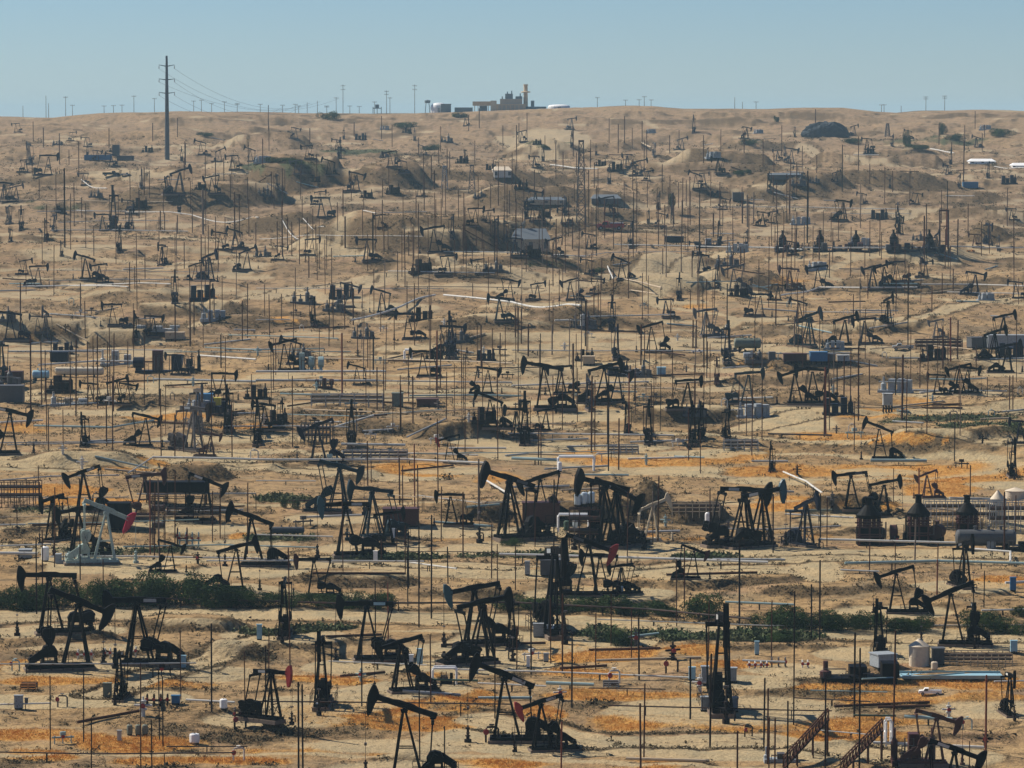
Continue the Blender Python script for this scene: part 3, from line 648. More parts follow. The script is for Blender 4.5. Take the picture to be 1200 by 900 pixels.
        b.use(mats[0]); b.bar((0, -.16, 0), (0, -.16, -1), .035); b.bar((0, .16, 0), (0, .16, -1), .035)
    elif kind == 'polished_rod':
        b.use('bare_steel'); b.box(-.14, .14, -.3, .3, -.07, .07); b.bar((0, 0, -.05), (0, 0, -1.0), .05)
    elif kind == 'name_plate':
        b.use(mats[0]); b.box(-2.5, -.9, -.262, -.243, .10, .50); b.box(-2.5, -.9, .243, .262, .10, .50)
    return b.mesh(kind)
_pm = {}
def pm(kind, *mats):
    k = (kind,) + mats
    if k not in _pm: _pm[k] = pj_mesh(kind, mats)
    return _pm[k]

def pumpjack(loc, S, yaw, tilt, paint='black_paint', head=None, lod=0, wpaint=None, plate=None, crank_side=1, slope=(0, 0)):
    root = bpy.data.objects.new('pumpjack', None); COL.objects.link(root)
    root.location = loc; root.rotation_euler = (0, 0, R(yaw)); root.scale = (S, S, S); root.empty_display_size = .5
    wp = wpaint or paint
    hd = head or paint
    lst = 'dark_steel' if paint == 'black_paint' else paint
    link('skid', pm('skid', paint), root)
    link('samson_post', pm('samson_post', paint), root)
    link('gearbox', pm('gearbox', paint), root)
    th = R(max(-24, min(24, tilt)))
    beam = link('walking_beam', pm('walking_beam', paint), root, (0, 0, HP), (0, -th, 0))
    hh = link('horse_head', pm('head', hd), beam)
    if head and head != paint:
        hh['label'] = {'crimson_paint': 'bright crimson horse head', 'red_paint': 'red horse head', 'maroon_paint': 'dark red horse head', 'teal_paint': 'blue-green horse head', 'navy_and_hazed_black': 'dark blue horse head', 'white_paint': 'white horse head', 'cream_paint': 'cream horse head'}.get(head, 'painted horse head')
    eq = link('equalizer', pm('equalizer', paint), beam, (-3.35, 0, -.3), (0, th, 0))
    T = Vector((-3.35 * math.cos(th) + .30 * math.sin(th), 0, HP - 3.35 * math.sin(th) - .30 * math.cos(th)))
    T = Vector((0, 0, HP)) + Matrix.Rotation(-th, 3, 'Y') @ Vector((-3.35, 0, -.3))
    C = Vector((-3.3, 0, 2.15)); r = 1.2; Lp = 5.02
    d = (T - C).length; d = max(Lp - r + .01, min(Lp + r - .01, d))
    a = (r * r - Lp * Lp + d * d) / (2 * d); h = math.sqrt(max(0, r * r - a * a))
    e = (T - C).normalized(); nrm = Vector((e.z, 0, -e.x)) * crank_side
    pin = C + e * a + nrm * h
    ca = math.atan2(pin.z - C.z, pin.x - C.x)
    for sgn in (1, -1):
        cr = link('crank', pm('crank', paint), root, (C.x, .98 * sgn, C.z), (0, -ca, 0))
        link('counterweight', pm('counterweight', wp), cr)
        v = T - pin
        link('pitman_arm', pm('pitman', paint), root, (pin.x, 1.24 * sgn, pin.z), (0, math.atan2(v.x, v.z), 0), (1, 1, v.length))
    if lod < 2:
        link('motor', pm('motor', paint), root); link('belt_guard', pm('belt_guard', paint), root)
    wx = 4.25
    drop = 3.3 - 4.2 * math.sin(th) * .75
    top = HP + .3; bot = top - (5.4 - 3.9 * math.sin(th)); bot = max(2.5, min(5.4, bot))
    if lod < 2:
        link('bridle', pm('bridle', lst), root, (wx, 0, top), (0, 0, 0), (1, 1, top - bot))
        link('polished_rod', pm('polished_rod', lst), root, (wx, 0, bot), (0, 0, 0), (1, 1, bot - 1.6))
        link('wellhead', pm('wellhead', lst), root, (wx, 0, 0))
    if lod < 1:
        link('saddle_bearing', pm('saddle_bearing', paint), root, (0, 0, HP), (0, 0, 0))
        link('ladder', pm('ladder', paint), root)
        link('guard_rail', pm('guard_rail', lst), root)
        if plate: link('name_plate', pm('name_plate', plate), beam)
    return root

GROUP_J = 'pumpjacks across the oil field'
r5 = random.Random(5)
JACKPOS = []
for t in JACKS:
    t = list(t) + [None] * (10 - len(t))
    px, py, h, yaw, tilt, paint, head, ph, plate, wpaint = t[:10]
    if py > 900:       # the foot lies just below the frame
        p = hit(px, py)
    else: p = hit(px, py)
    S = h / HP / pxm(p)
    S = max(0.42, min(2.1, S))
    yaw += r5.uniform(-7, 7)
    lod = 0 if h > 38 else (1 if h > 21 else 2)
    if lod == 0 and not plate and r5.random() < .55 and paint != 'grey_green_paint': plate = r5.choice(('grey_paint', 'grey_pipe', 'dark_grey_paint', 'white_pipe'))
    o = pumpjack((p.x, p.y, p.z + .25 * S), S, yaw, tilt, paint, head, lod, wpaint, plate, r5.choice((1, 1, -1)))
    if 240 < yaw % 360 < 300 or 60 < yaw % 360 < 120: o.scale = (S, S * .74, S)
    col = {'black_paint': 'black', 'dark_teal_paint': 'dark teal', 'navy_and_hazed_black': 'dark blue-black', 'brown_paint': 'rusty brown', 'grey_green_paint': 'pale grey', 'cream_paint': 'cream', 'maroon_paint': 'dark red', 'bare_steel': 'grey steel', 'dark_grey_paint': 'dark grey'}[paint]
    y_ = yaw % 360
    view = 'facing right' if (y_ < 45 or y_ > 325) else 'facing left' if 140 < y_ < 220 else 'seen end on' if (240 < y_ < 300 or 60 < y_ < 120) else 'turned half towards us'
    pose = 'head raised' if tilt > 11 else 'head lowered' if tilt < -11 else 'beam level'
    hc = {'red_paint': 'red head, ', 'maroon_paint': 'dark red head, ', 'teal_paint': 'teal head, '}.get(head if head != paint else None, '')
    d = thing(o, 'pumpjack', 'pumpjack', px, py - h * .5, None, GROUP_J, (ph + ', ' + view) if ph else None)
    d['adj'] = col; d['mid'] = hc + pose + ', ' + view if not hc else hc + view
    if ph: anchor('the ' + ph, px, py - h * .5)
    JACKPOS.append((px, py, h, p))
print('jacks', len(JACKS), round(time.time() - T0, 1))

# ------------------------------------------------------------------ poles: (x, top, foot, width px, kind)
r, d, k, w = 'rusty_steel', 'dark_steel', 'red_rust_steel', 'grey_wood'
POLES = [
 (59,790,881,1.7,d),(98,783,871,1.8,d),(107,840,912,1.8,d),(248,731,836,2.4,d),(212,737,820,1.5,r),(287,764,831,1.6,r),(165,775,905,1.8,r),(178,842,908,1.7,d),(187,783,868,1.8,d),(191,791,876,1.8,d),(43,630,720,2,d),(50,620,700,1.8,r),(94,560,680,1.8,d),(121,655,690,1.5,r),
 (57,478,528,1.5,r),(74,480,525,1.3,r),(125,470,523,2,r),(132,440,528,1.8,r),(189,455,537,1.8,r),(205,485,538,1.7,r),(248,440,523,1.5,r),(272,470,537,1.8,r),(20,590,625,1.2,r),(64,570,665,1.6,r),(46,545,600,1.4,r),(176,560,650,2,k),(181,565,655,2,r),(187,560,668,2,w),(205,550,640,1.6,r),(249,575,636,1.5,r),(258,570,632,1.5,r),(290,565,650,1.7,r),
 (311,756,850,1.8,d),(315,740,792,1.6,r),(340,640,785,1.8,r),(424,745,828,2,d),(440,680,742,1.8,d),(455,683,750,1.8,k),(478,640,711,1.6,d),(491,640,736,2.2,d),(505.5,602,725,2.2,d),(505,742,825,1.8,r),(350,798,908,2.8,d),(355,801,906,2.6,d),(492,800,892,2.0,d),(521,850,906,2,d),(580,737,842,1.8,d),(604,640,692,1.6,r),
 (605.5,733,790,1.7,r),(622.5,715,791,2.2,d),(645.5,700,778,1.7,r),(659,695,790,2.5,r),(670,750,830,2.4,d),(698,718,786,1.8,r),(716,695,757,1.7,r),(740,712,772,1.5,r),(749,723,797,2.6,d),(793,655,735,1.6,r),(802,640,713,1.8,r),(830,703,775,1.8,r),(832,765,877,2.8,d),(809,770,843,2.6,d),(751,823,908,2.8,r),(754.5,800,890,2.2,r),(657.5,845,908,2.4,k),(864,857,908,2.6,r),
 (866.5,632,733,2.8,d),(895,793,878,2.6,d),(899.5,805,896,2.4,r),(904,703,773,1.8,r),(930,692,851,2.2,d),(951,684,749,2.2,d),(960.5,655,750,2.4,d),(1001,740,842,2.8,d),(1007,757,902,2.6,d),(901,840,905,2,r),(908,840,905,2.4,r),(923,820,906,2.4,d),(967,788,906,2.6,d),(1047,737,857,2.6,r),(1155,790,884,3.2,k),(1136,868,906,1.6,d),(1153,668,712,1.6,d),(1098,655,697,2.2,k),
 (906,578,648,1.8,d),(961.5,578,635,1.8,d),(969,582,641,1.4,r),(966,440,512,2,r),(1001,470,528,1.3,r),(1019,637,671,1.8,r),(1049,637,668,1.5,r),(1047,549,590,1.2,r),(1072,608,661,2.2,w),(1099,637,668,1.8,d),(1118.5,493,541,1.7,d),(1086,415,510,1.5,r),(1062,440,508,1.5,r),(1137,545,580,1.8,r),(1177,576,651,2.6,r),(1077,548,585,2,k),(1190,580,640,1.6,r),
 (631,500,545,1.6,r),(634,495,545,1.5,r),(649,561,646,2,d),(627,595,641,1.5,r),(693,440,531,2.4,r),(697,445,528,1.6,r),(713,440,552,2,d),(725,490,551,2,r),(735,575,664,1.6,r),(821,507,555,1.4,r),(807,480,540,1.3,r),(832,573,640,1.6,r),(771,557,635,2,r),(765,575,635,1.6,w),(881,450,534,1.5,r),(893,445,515,1.4,r),(866,440,505,1.2,r),(648,440,502,1.2,r),(659,437,504,1.3,r),
 (343,440,524,1.5,r),(431,517,570,1.8,r),(435,540,566,1.4,r),(468.5,536,592,2,r),(472,545,600,1.6,r),(486,520,595,2,k),(490,544,617,1.8,r),(513.5,490,582,1.7,r),(517,570,635,1.6,r),(542.6,576,654,2,r),(491.5,610,690,2,d),(479,615,690,1.6,d),(475,616,673,1.4,r),(525,640,684,1.8,d),(576,613,678,1.8,r),(583,637,690,1.4,r),(583.5,430,539,1.5,r),(469,440,505,1.3,r),
 (402,575,670,1.4,r),(447,632,662,1.3,r),(465,620,650,1.2,r),(545,475,530,1.4,r),(560,480,520,1.3,r),
 (24,332,398,1.8,r),(36,392,481,2.2,r),(49,400,476,1.8,r),(53,410,470,1.4,r),(55,442,520,1.4,r),(89,397,488,2,r),(94.5,332,371,1.6,d),(100,355,398,1.5,r),(103,400,476,1.7,r),(110,394,470,1.3,r),(114.5,392,479,1.8,r),(126,400,470,1.4,r),(133,390,482,1.7,r),(150,400,445,1.2,r),(169,395,476,1.5,r),(176,367,394,1.3,r),(186.5,430,476,1.8,d),
 (205.5,357,401,2,r),(223,350,406,2.2,r),(227.5,352,393,1.7,r),(246,330,379,2,r),(251,345,369,1.4,r),(284,352,400,1.6,r),(290,332,396,1.4,r),(259,392,431,1.7,d),(215,470,530,1.3,r),(401,390,466,2.6,k),(404,345,386,1.5,r),(414,342,381,2,r),(419,380,413,1.4,r),(437.5,392,438,2.2,d),(431,397,431,1.5,r),(426,400,430,1.3,r),(316,345,395,1.3,r),(330,345,376,1.2,r),(344,350,400,1.2,r),
 (462,370,410,1.2,r),(477,330,371,1.3,d),(479,415,471,1.3,r),(484,440,496,2,r),(470,452,503,1.4,r),(442,430,481,1.8,r),(450,430,476,1.6,r),(512,387,461,2.4,k),(516,390,455,1.5,r),(564,380,431,2,r),(577,385,425,1.2,r),(586,390,431,1.6,r),(554,332,351,1.2,d),(607,360,413,1.8,r),(611,362,403,1.6,r),(619,380,418,2.2,r),(647,380,416,2,w),(672,402,481,2.6,r),(686,352,406,1.8,d),
 (696,335,371,1.6,r),(701,340,372,1.3,r),(712,470,520,1.5,d),(737,437,511,2,k),(751,380,428,2.2,r),(755,385,428,1.5,r),(744,440,468,1.6,r),(786,350,390,1.3,r),(809,340,362,1.3,r),(819,340,372,1.5,r),(812,375,408,2,r),(816,375,408,1.6,r),(825,392,431,2,d),(829,400,432,1.3,r),(852,332,386,1.7,d),(814,445,512,2,r),(763,450,520,1.5,r),(909,345,381,1.8,r),(931,370,406,2,w),
 (967.5,430,511,2.8,k),(972,445,505,1.3,r),(981,427,476,1.8,d),(989,417,466,2,r),(996.5,410,471,1.5,r),(1006,405,493,2.2,r),(1019,422,463,1.7,r),(1049.5,422,463,1.8,d),(1057,415,494,2.8,r),(1064,330,408,1.6,d),(1092,335,366,1.6,r),(1105,382,432,2.2,r),(1114,372,424,2.4,k),(1122,375,421,2,r),(1144,405,430,1.3,r),(1183,440,480,1.6,r),(1187,440,482,1.6,r),(1157,442,466,1.2,r),(1078,415,455,1.4,r),
 (76,197,290,2.2,d),(169,197,229,1.5,d),(163,220,256,1.4,d),(238,222,275,2.8,w),(236,275,326,1.5,r),(188,247,271,1.7,r),(193,250,272,1.4,r),(171,245,270,1.2,r),(152,308,341,1.5,r),(158,312,339,1.2,r),(170,297,328,1.3,r),(275,225,280,2,r),(270,205,235,1.4,d),(331,235,301,1.8,r),(351,255,310,1.2,r),(360,255,290,1.4,r),(402,222,254,1.5,d),(404.5,255,292,2.2,r),
 (437,250,307,2,d),(450,265,298,1.5,r),(474,268,297,1.7,r),(479,272,300,1.3,r),(362,300,326,1.8,r),(208,252,274,1.5,r),(325,260,297,1.3,r),(342,260,300,1.3,r),(300,215,235,1.2,d),(110,265,300,1.2,r),(87,215,265,1.2,r),(55,240,285,1.4,r),(412,330,350,1.3,w),(466,295,330,1.3,r),(509,200,222,2,r),(565,270,290,1.3,r),(558,265,290,1.3,r),
 (671,255,292,1.6,r),(690,200,262,1.3,r),(645,230,260,1.2,r),(699,250,300,1.5,d),(719,245,292,1.3,r),(779,240,290,1.4,r),(799,235,285,1.3,r),(820,255,300,1.8,d),(836,250,278,2,r),(847,235,265,1.2,r),(870,235,262,2.2,w),(876,228,266,2.2,w),(883,225,262,2,w),(811,295,325,1.5,r),(868,290,316,1.8,r),(872,292,318,1.5,r),(946,200,285,2,d),(922,205,262,1.3,r),(910,215,262,1.3,r),
 (960,270,305,1.8,d),(933,270,300,1.8,d),(1031,250,300,1.4,r),(1083,255,300,2.2,r),(1086,240,290,1.5,r),(1122,258,300,1.8,r),(1109,245,290,2.4,k),(1117,315,344,1.5,r),(1104,320,345,1.5,r),(1065,310,345,1.5,r),(1017,320,350,1.3,r),(1000,345,385,1.4,r),(1150,260,300,1.2,r),(1188,250,310,1.3,r),(1046,200,225,1.3,r),(1129,165,215,1.5,r),(987,170,225,1.4,d),(1006,160,200,1.2,r),
]
rp = random.Random(77)
seen = [(a, c) for a, b, c, *_ in POLES]
n_extra = 0
while n_extra < 420:
    x = rp.choice((rp.uniform(3, 1197), rp.gauss(640, 230))); y = rp.choice((rp.uniform(150, 330), rp.uniform(230, 520)))
    if min(abs(x - a) + abs(y - c) * .6 for a, c in seen) < 4.5: continue
    hpx = rp.uniform(5.5, 12.5) * F / approx_D(y)
    POLES.append((x, y - hpx, y, rp.choice((1.0, 1.1, 1.3)), rp.choice((r, r, d, w)))); seen.append((x, y)); n_extra += 1
print('poles', len(POLES))
def pole_mesh(matk):
    b = MB().use(matk); b.lathe([(1.0, -.02), (1.0, .2), (.96, .985), (.6, 1.0)], 8); return b.mesh('steel_pole')
_pmesh = {q: pole_mesh(q) for q in (r, d, k, w)}
def far_pole(lst):
    b = MB(); b.use(r)
    for (p, h, rad) in lst: b.tube([p, (p.x, p.y, p.z + h)], rad, 5)
    return b
POLES.sort(key=lambda t: -(t[2] - t[1]) * t[3])
for (x, top, foot, wd, mk) in POLES[:300]:
    p = hit(x, foot); s = pxm(p)
    H_ = (foot - top) / s; rad = max(.055, wd * .5 / s * 0.85)
    o = link('steel_pole', _pmesh[mk], None, (p.x, p.y, p.z - .3), (R(rp.uniform(-.7, .7)), R(rp.uniform(-.7, .7)), rp.uniform(0, 6)), (rad, rad, H_ + .3))
    dd = thing(o, 'pole', 'pole', x, foot, None, 'bare poles standing over the field')
    dd['adj'] = {r: 'rusty', d: 'dark', k: 'reddish brown', w: 'weathered grey-brown'}[mk]
    dd['mid'] = 'tall' if H_ > 9.5 else 'short' if H_ < 5 else 'thin' if wd < 1.6 else 'stout' if wd > 2.3 else 'plain'
if len(POLES) > 300:
    b = MB(); b.use(r)
    for (x, top, foot, wd, mk) in POLES[300:]:
        p = hit(x, foot); s = pxm(p); b.tube([(p.x, p.y, p.z - .3), (p.x, p.y, p.z + (foot - top) / s)], max(.05, wd * .42 / s), 5)
    o = link('distant_poles', b.mesh('distant_poles')); o['kind'] = 'stuff'; o['label'] = 'short far-off poles dotted over the upper slopes'

# ------------------------------------------------------------------ pipelines: pixel polyline, diameter px, height above ground m, paint, label
PIPES = [
 ([(179, 541), (320, 544), (480, 545), (572, 551)], 3.0, .7, 'white_pipe', 'long whitish pipe running in front of the orange bank'),
 ([(150, 561), (165, 556), (179, 541)], 1.8, .8, 'grey_pipe', 'short pale pipe sloping down beside the tilted brown frame'),
 ([(0, 521), (120, 522), (200, 524)], 1.6, .4, 'grey_pipe', 'grey pipe behind the small pumpjacks by the road edge'),
 ([(400, 528), (475, 530)], 3.6, .8, 'grey_pipe', 'upper of the two stacked grey pipes before the navy pumpjack'),
 ([(400, 533), (560, 541)], 2.2, .5, 'white_pipe', 'lower thin white pipe before the navy pumpjack'),
 ([(0, 658), (44, 656)], 4.2, .7, 'white_pipe', 'thick white pipe stub, upper of the pair at the frame edge'),
 ([(0, 652), (60, 650)], 2.2, 1.2, 'white_pipe', 'thin white pipe above the thick white stub'),
 ([(58, 657), (150, 656), (300, 662), (390, 665), (470, 664), (535, 671)], 2.4, .5, 'white_pipe', 'white pipe passing under the grey crimson-headed pumpjack'),
 ([(585, 659), (640, 660), (790, 664), (900, 667)], 3.6, .8, 'white_pipe', 'thick white pipe behind the cluster of black pumpjacks'),
 ([(835, 663), (920, 664)], 3.2, .6, 'grey_pipe', 'pale pipe end beside the green weeds'),
 ([(960, 639), (1128, 642)], 3.2, .6, 'white_pipe', 'white pipe below the conical-roofed heaters'),
 ([(1130, 644), (1200, 646)], 2.4, .5, 'white_pipe', 'white pipe end below the long horizontal vessel'),
 ([(1140, 652), (1184, 653), (1184, 664)], 3.0, .6, 'white_pipe', 'white pipe with an elbow at the edge of the field'),
 ([(990, 672), (1100, 670), (1200, 672)], 3.6, .9, 'teal_grey_pipe', 'grey-blue pipe on dark trestles behind the pair of pumpjacks'),
 ([(985, 672), (1030, 675)], 2.4, .3, 'grey_pipe', 'flattened grey pipe lying at the start of the trestle'),
 ([(1178, 688), (1200, 689)], 4.0, .4, 'white_pipe', 'short thick white pipe beside the blue valve'),
 ([(850, 716), (930, 717)], 3.2, .7, 'teal_grey_pipe', 'blue-grey pipe at the round shrub'),
 ([(1150, 722), (1200, 724)], 2.6, .6, 'white_pipe', 'pale pipe between the shrubs at the edge'),
 ([(150, 711), (400, 717), (600, 718), (760, 724), (880, 735)], 2.6, .8, 'dark_pipe', 'long dark brown pipe running below the hedge'),
 ([(700, 733), (900, 738), (1200, 741)], 1.4, .4, 'grey_pipe', 'thin grey pipe along the service road'),
 ([(0, 789), (62, 789), (230, 791)], 2.0, .9, 'grey_pipe', 'grey pipe on low stands before the leftmost big pumpjacks'),
 ([(0, 831), (60, 831)], 2.2, .4, 'white_pipe', 'white pipe ending at the blue-grey cabinet'),
 ([(218, 830), (275, 831)], 3.0, .4, 'white_pipe', 'white pipe running to the white drum'),
 ([(0, 893), (110, 893), (275, 897)], 2.0, .8, 'dark_pipe', 'lowest dark pipe crossing the orange weeds'),
 ([(195, 880), (290, 882)], 1.8, .4, 'dark_pipe', 'dark pipe under the small mound'),
 ([(300, 834), (480, 836), (600, 838)], 2.0, .9, 'dark_pipe', 'dark pipe crossing the orange weeds behind the largest pumpjack'),
 ([(385, 783), (500, 784)], 1.8, .5, 'white_pipe', 'thin white pipe behind the drooping cable jack'),
 ([(532, 793), (640, 795), (830, 801)], 2.4, .5, 'white_pipe', 'pale pipe behind the big forked pumpjack'),
 ([(505, 803), (560, 806)], 3.0, .5, 'green_paint', 'green pipe beside the white pipe frame'),
 ([(640, 809), (696, 811)], 5.0, .5, 'teal_grey_pipe', 'thick blue-grey pipe lying in the weeds'),
 ([(560, 808), (640, 810)], 2.4, .5, 'white_pipe', 'thin white pipe joining the thick blue-grey one'),
 ([(690, 816), (780, 819)], 1.6, .7, 'dark_pipe', 'short dark pipe on stands among orange weeds'),
 ([(713, 838), (800, 840), (900, 842)], 2.0, .8, 'dark_pipe', 'dark pipe behind the tallest end-on pumpjack'),
 ([(880, 842), (975, 845)], 1.8, .8, 'dark_pipe', 'dark pipe ending at the sloping walkway'),
 ([(1000, 845), (1050, 847)], 3.0, .4, 'green_paint', 'dark green pipe among orange weeds'),
 ([(930, 826), (1020, 828)], 1.8, .5, 'dark_pipe', 'thin dark pipe in front of the equipment skid'),
 ([(950, 815), (1040, 816)], 1.6, .3, 'teal_grey_pipe', 'thin blue pipe in front of the equipment skid'),
 ([(1010, 803), (1090, 800), (1130, 795)], 2.4, .5, 'teal_grey_pipe', 'bluish pipe curving past the trough'),
 ([(960, 866), (1035, 867)], 1.8, .5, 'grey_pipe', 'pale grey pipe behind the walkways'),
 ([(1165, 805), (1200, 806)], 2.4, .5, 'white_pipe', 'white pipe behind the dark jack at the edge'),
 ([(870, 781), (920, 783)], 3.0, .5, 'grey_pipe', 'short grey pipe with valves by the sandy track'),
 ([(1060, 850), (1116, 853)], 5.0, .6, 'teal_grey_pipe', 'thick pale blue pipe behind the rusty brown pumpjack'),
 ([(600, 544), (654, 546)], 4.4, .6, 'teal_grey_pipe', 'thick grey-green pipe beside the gantry frame'),
 ([(595, 513), (700, 514), (790, 516)], 2.4, .6, 'white_pipe', 'thin white pipe above the gantry frame'),
 ([(900, 514), (975, 515)], 2.4, .6, 'dark_pipe', 'dark pipe edging the sandy pad'),
 ([(1020, 545), (1086, 545)], 4.6, .4, 'teal_grey_pipe', 'thick light blue pipe under the raised pumpjack'),
 ([(920, 612), (1000, 613)], 2.4, .7, 'grey_pipe', 'grey pipe behind the small blue pumpjack'),
 ([(920, 606), (975, 605)], 4.2, .6, 'olive_tank_paint', 'thick olive pipe behind the small blue pumpjack'),
 ([(918, 558), (945, 572), (970, 584)], 2.6, .5, 'white_pipe', 'bright white pipe slanting down the orange bank'),
 ([(570, 568), (600, 590)], 3.0, .6, 'white_pipe', 'white pipe slanting behind the tall forked jack'),
 ([(0, 570), (60, 562), (140, 563)], 2.0, .5, 'grey_pipe', 'grey pipe above the dark module'),
 ([(0, 621), (30, 621)], 2.2, .5, 'white_pipe', 'short white pipe beside the double jack'),
 ([(160, 590), (300, 600)], 1.8, 1.6, 'grey_pipe', 'raised grey pipe beside the dark raised box'),
 ([(300, 632), (390, 634)], 2.0, .5, 'white_pipe', 'thin white pipe below the grey lying tank'),
 ([(300, 568), (370, 569)], 1.6, .5, 'white_pipe', 'short white pipe above the two round bushes'),
 ([(440, 453), (300, 452), (300, 452)], 3.4, .8, 'grey_pipe', 'thick grey pipe rack line at mid field'),
 ([(300, 446), (452, 445)], 3.2, 1.0, 'white_pipe', 'white pipe over the thick grey line'),
 ([(180, 450), (300, 452)], 3.2, .6, 'grey_pipe', 'grey pipe leading to the dark machinery'),
 ([(440, 452), (600, 453)], 2.0, .6, 'grey_pipe', 'long thin grey pipe at mid field'),
 ([(0, 367), (60, 369), (110, 373), (190, 375)], 2.2, .6, 'grey_pipe', 'pale pipe along the foot of the brown slope'),
 ([(20, 340), (100, 340), (200, 342)], 1.8, .6, 'white_pipe', 'white pipe over the brown slope'),
 ([(10, 417), (60, 417), (120, 418)], 3.0, .7, 'grey_pipe', 'pale grey pipe behind the dark tank box'),
 ([(45, 433), (110, 430), (160, 430)], 3.0, .8, 'white_pipe', 'white pipe above the cream lying tank'),
 ([(232, 425), (300, 426)], 3.2, .7, 'white_pipe', 'white pipe end right of the dark machinery'),
 ([(240, 413), (300, 415), (380, 414)], 1.6, .7, 'teal_grey_pipe', 'thin bluish pipe behind the dark machinery'),
 ([(300, 378), (340, 378)], 1.6, .4, 'white_pipe', 'short white pipe by the brush pile'),
 ([(412, 383), (470, 366), (510, 352)], 3.2, .7, 'white_pipe', 'long pale pipe climbing towards the twin jacks'),
 ([(520, 352), (600, 358), (680, 377)], 3.2, .7, 'white_pipe', 'long pale pipe coming down from the twin jacks'),
 ([(650, 381), (690, 381)], 3.0, .7, 'white_pipe', 'short thick white pipe by the pale box'),
 ([(690, 377), (790, 378)], 2.2, .6, 'white_pipe', 'white pipe crossing behind the levelled pad'),
 ([(600, 413), (720, 415), (850, 414)], 1.8, .5, 'grey_pipe', 'thin pale pipe across the middle pads'),
 ([(730, 328), (755, 338), (775, 349)], 2.6, .6, 'tan_pipe', 'pale pipe sloping down the sandy mound, upper one'),
 ([(738, 341), (768, 351)], 2.0, .5, 'tan_pipe', 'pale pipe sloping down the sandy mound, lower one'),
 ([(712, 313), (722, 325)], 2.4, .5, 'white_pipe', 'short white pipe on the slope above the sandy mound'),
 ([(915, 349), (960, 344), (1010, 342), (1075, 341)], 2.6, .8, 'white_pipe', 'long white pipe under the pumpjack group'),
 ([(1080, 341), (1140, 340), (1200, 339)], 2.2, .8, 'white_pipe', 'white pipe continuing to the frame edge'),
 ([(1110, 346), (1200, 346)], 1.6, .5, 'white_pipe', 'thin white pipe just below the longer one'),
 ([(1035, 338), (1075, 337)], 2.0, .7, 'teal_grey_pipe', 'short bluish pipe under the pumpjack group'),
 ([(720, 291), (800, 292), (900, 294), (940, 296)], 2.0, .7, 'grey_pipe', 'long grey pipe on the flat before the heater row'),
 ([(940, 296), (1100, 297)], 2.6, .7, 'white_pipe', 'white pipe at the foot of the heater row'),
 ([(1100, 296), (1200, 294)], 1.8, .6, 'white_pipe', 'thin white pipe beyond the heater row'),
 ([(380, 268), (330, 257)], 1.4, .5, 'white_pipe', 'short white pipe on the dark bank'),
 ([(355, 257), (440, 257)], 1.4, .5, 'white_pipe', 'white pipe on the ledge of the dark hill'),
 ([(440, 252), (500, 252)], 1.2, .5, 'grey_pipe', 'thin pipe further along the ledge of the dark hill'),
 ([(30, 339), (80, 338), (150, 342)], 1.8, .5, 'white_pipe', 'pale pipe in front of the level pumpjack'),
 ([(90, 248), (100, 251), (148, 252)], 1.6, .6, 'white_pipe', 'white pipe behind the cluster of end-on pumpjacks'),
 ([(95, 211), (125, 222)], 1.4, .5, 'white_pipe', 'pale diagonal pipe below the parked trucks'),
 ([(60, 273), (130, 271), (220, 273)], 1.4, .5, 'grey_pipe', 'grey pipe at the foot of the end-on pumpjacks'),
 ([(645, 195), (673, 200), (700, 202)], 2.0, .6, 'white_pipe', 'bright pipe bending near the tall derrick'),
 ([(752, 168), (763, 178)], 2.4, .6, 'tan_pipe', 'short pale pipe on the far track'),
 ([(1090, 176), (1118, 183)], 2.0, .6, 'white_pipe', 'white slanting pipe near the white roofs'),
 ([(1000, 184), (1030, 185)], 1.6, .5, 'white_pipe', 'thin white pipe on the far slope'),
 ([(1108, 231), (1142, 235)], 1.4, .5, 'white_pipe', 'white pipe high on the far slope'),
 ([(1165, 196), (1200, 200)], 1.2, .5, 'white_pipe', 'thin pale pipe below the white roofs'),
 ([(455, 322), (530, 324), (580, 325)], 1.6, .5, 'white_pipe', 'white pipe before the sagging group of jacks'),
 ([(300, 342), (420, 341), (520, 342)], 1.1, .5, 'grey_pipe', 'very thin pale pipe along the dirt track'),
 ([(860, 236), (895, 238)], 1.2, .5, 'white_pipe', 'tiny white pipe near the three grey posts'),
 ([(910, 383), (1040, 369)], 1.4, .4, 'dark_pipe', 'dark pipe along the rising track'),
 ([(940, 369), (1045, 370)], 1.6, .4, 'white_pipe', 'thin white pipe above the rising track'),
 ([(1078, 465), (1112, 461)], 2.8, .4, 'white_pipe', 'white pipe lying before the twin dark jacks'),
 ([(1130, 461), (1180, 465)], 1.8, .5, 'grey_pipe', 'grey pipe right of the twin dark jacks'),
 ([(860, 481), (1010, 481), (1080, 482)], 1.4, .5, 'tan_pipe', 'pale pipe along the upper edge of the sandy pad'),
 ([(0, 499), (50, 498)], 2.6, .5, 'white_pipe', 'white pipe beside the first raised jack'),
 ([(40, 506), (130, 505), (180, 498)], 2.6, .6, 'teal_grey_pipe', 'bluish pipe between the end-on jack and the raised one'),
 ([(600, 455), (760, 452)], 2.2, .5, 'white_pipe', 'white pipe behind the forked pair of jacks'),
 ([(855, 484), (905, 482)], 1.4, .5, 'white_pipe', 'thin white pipe beside the teal jack'),
]
_rq = random.Random(818)
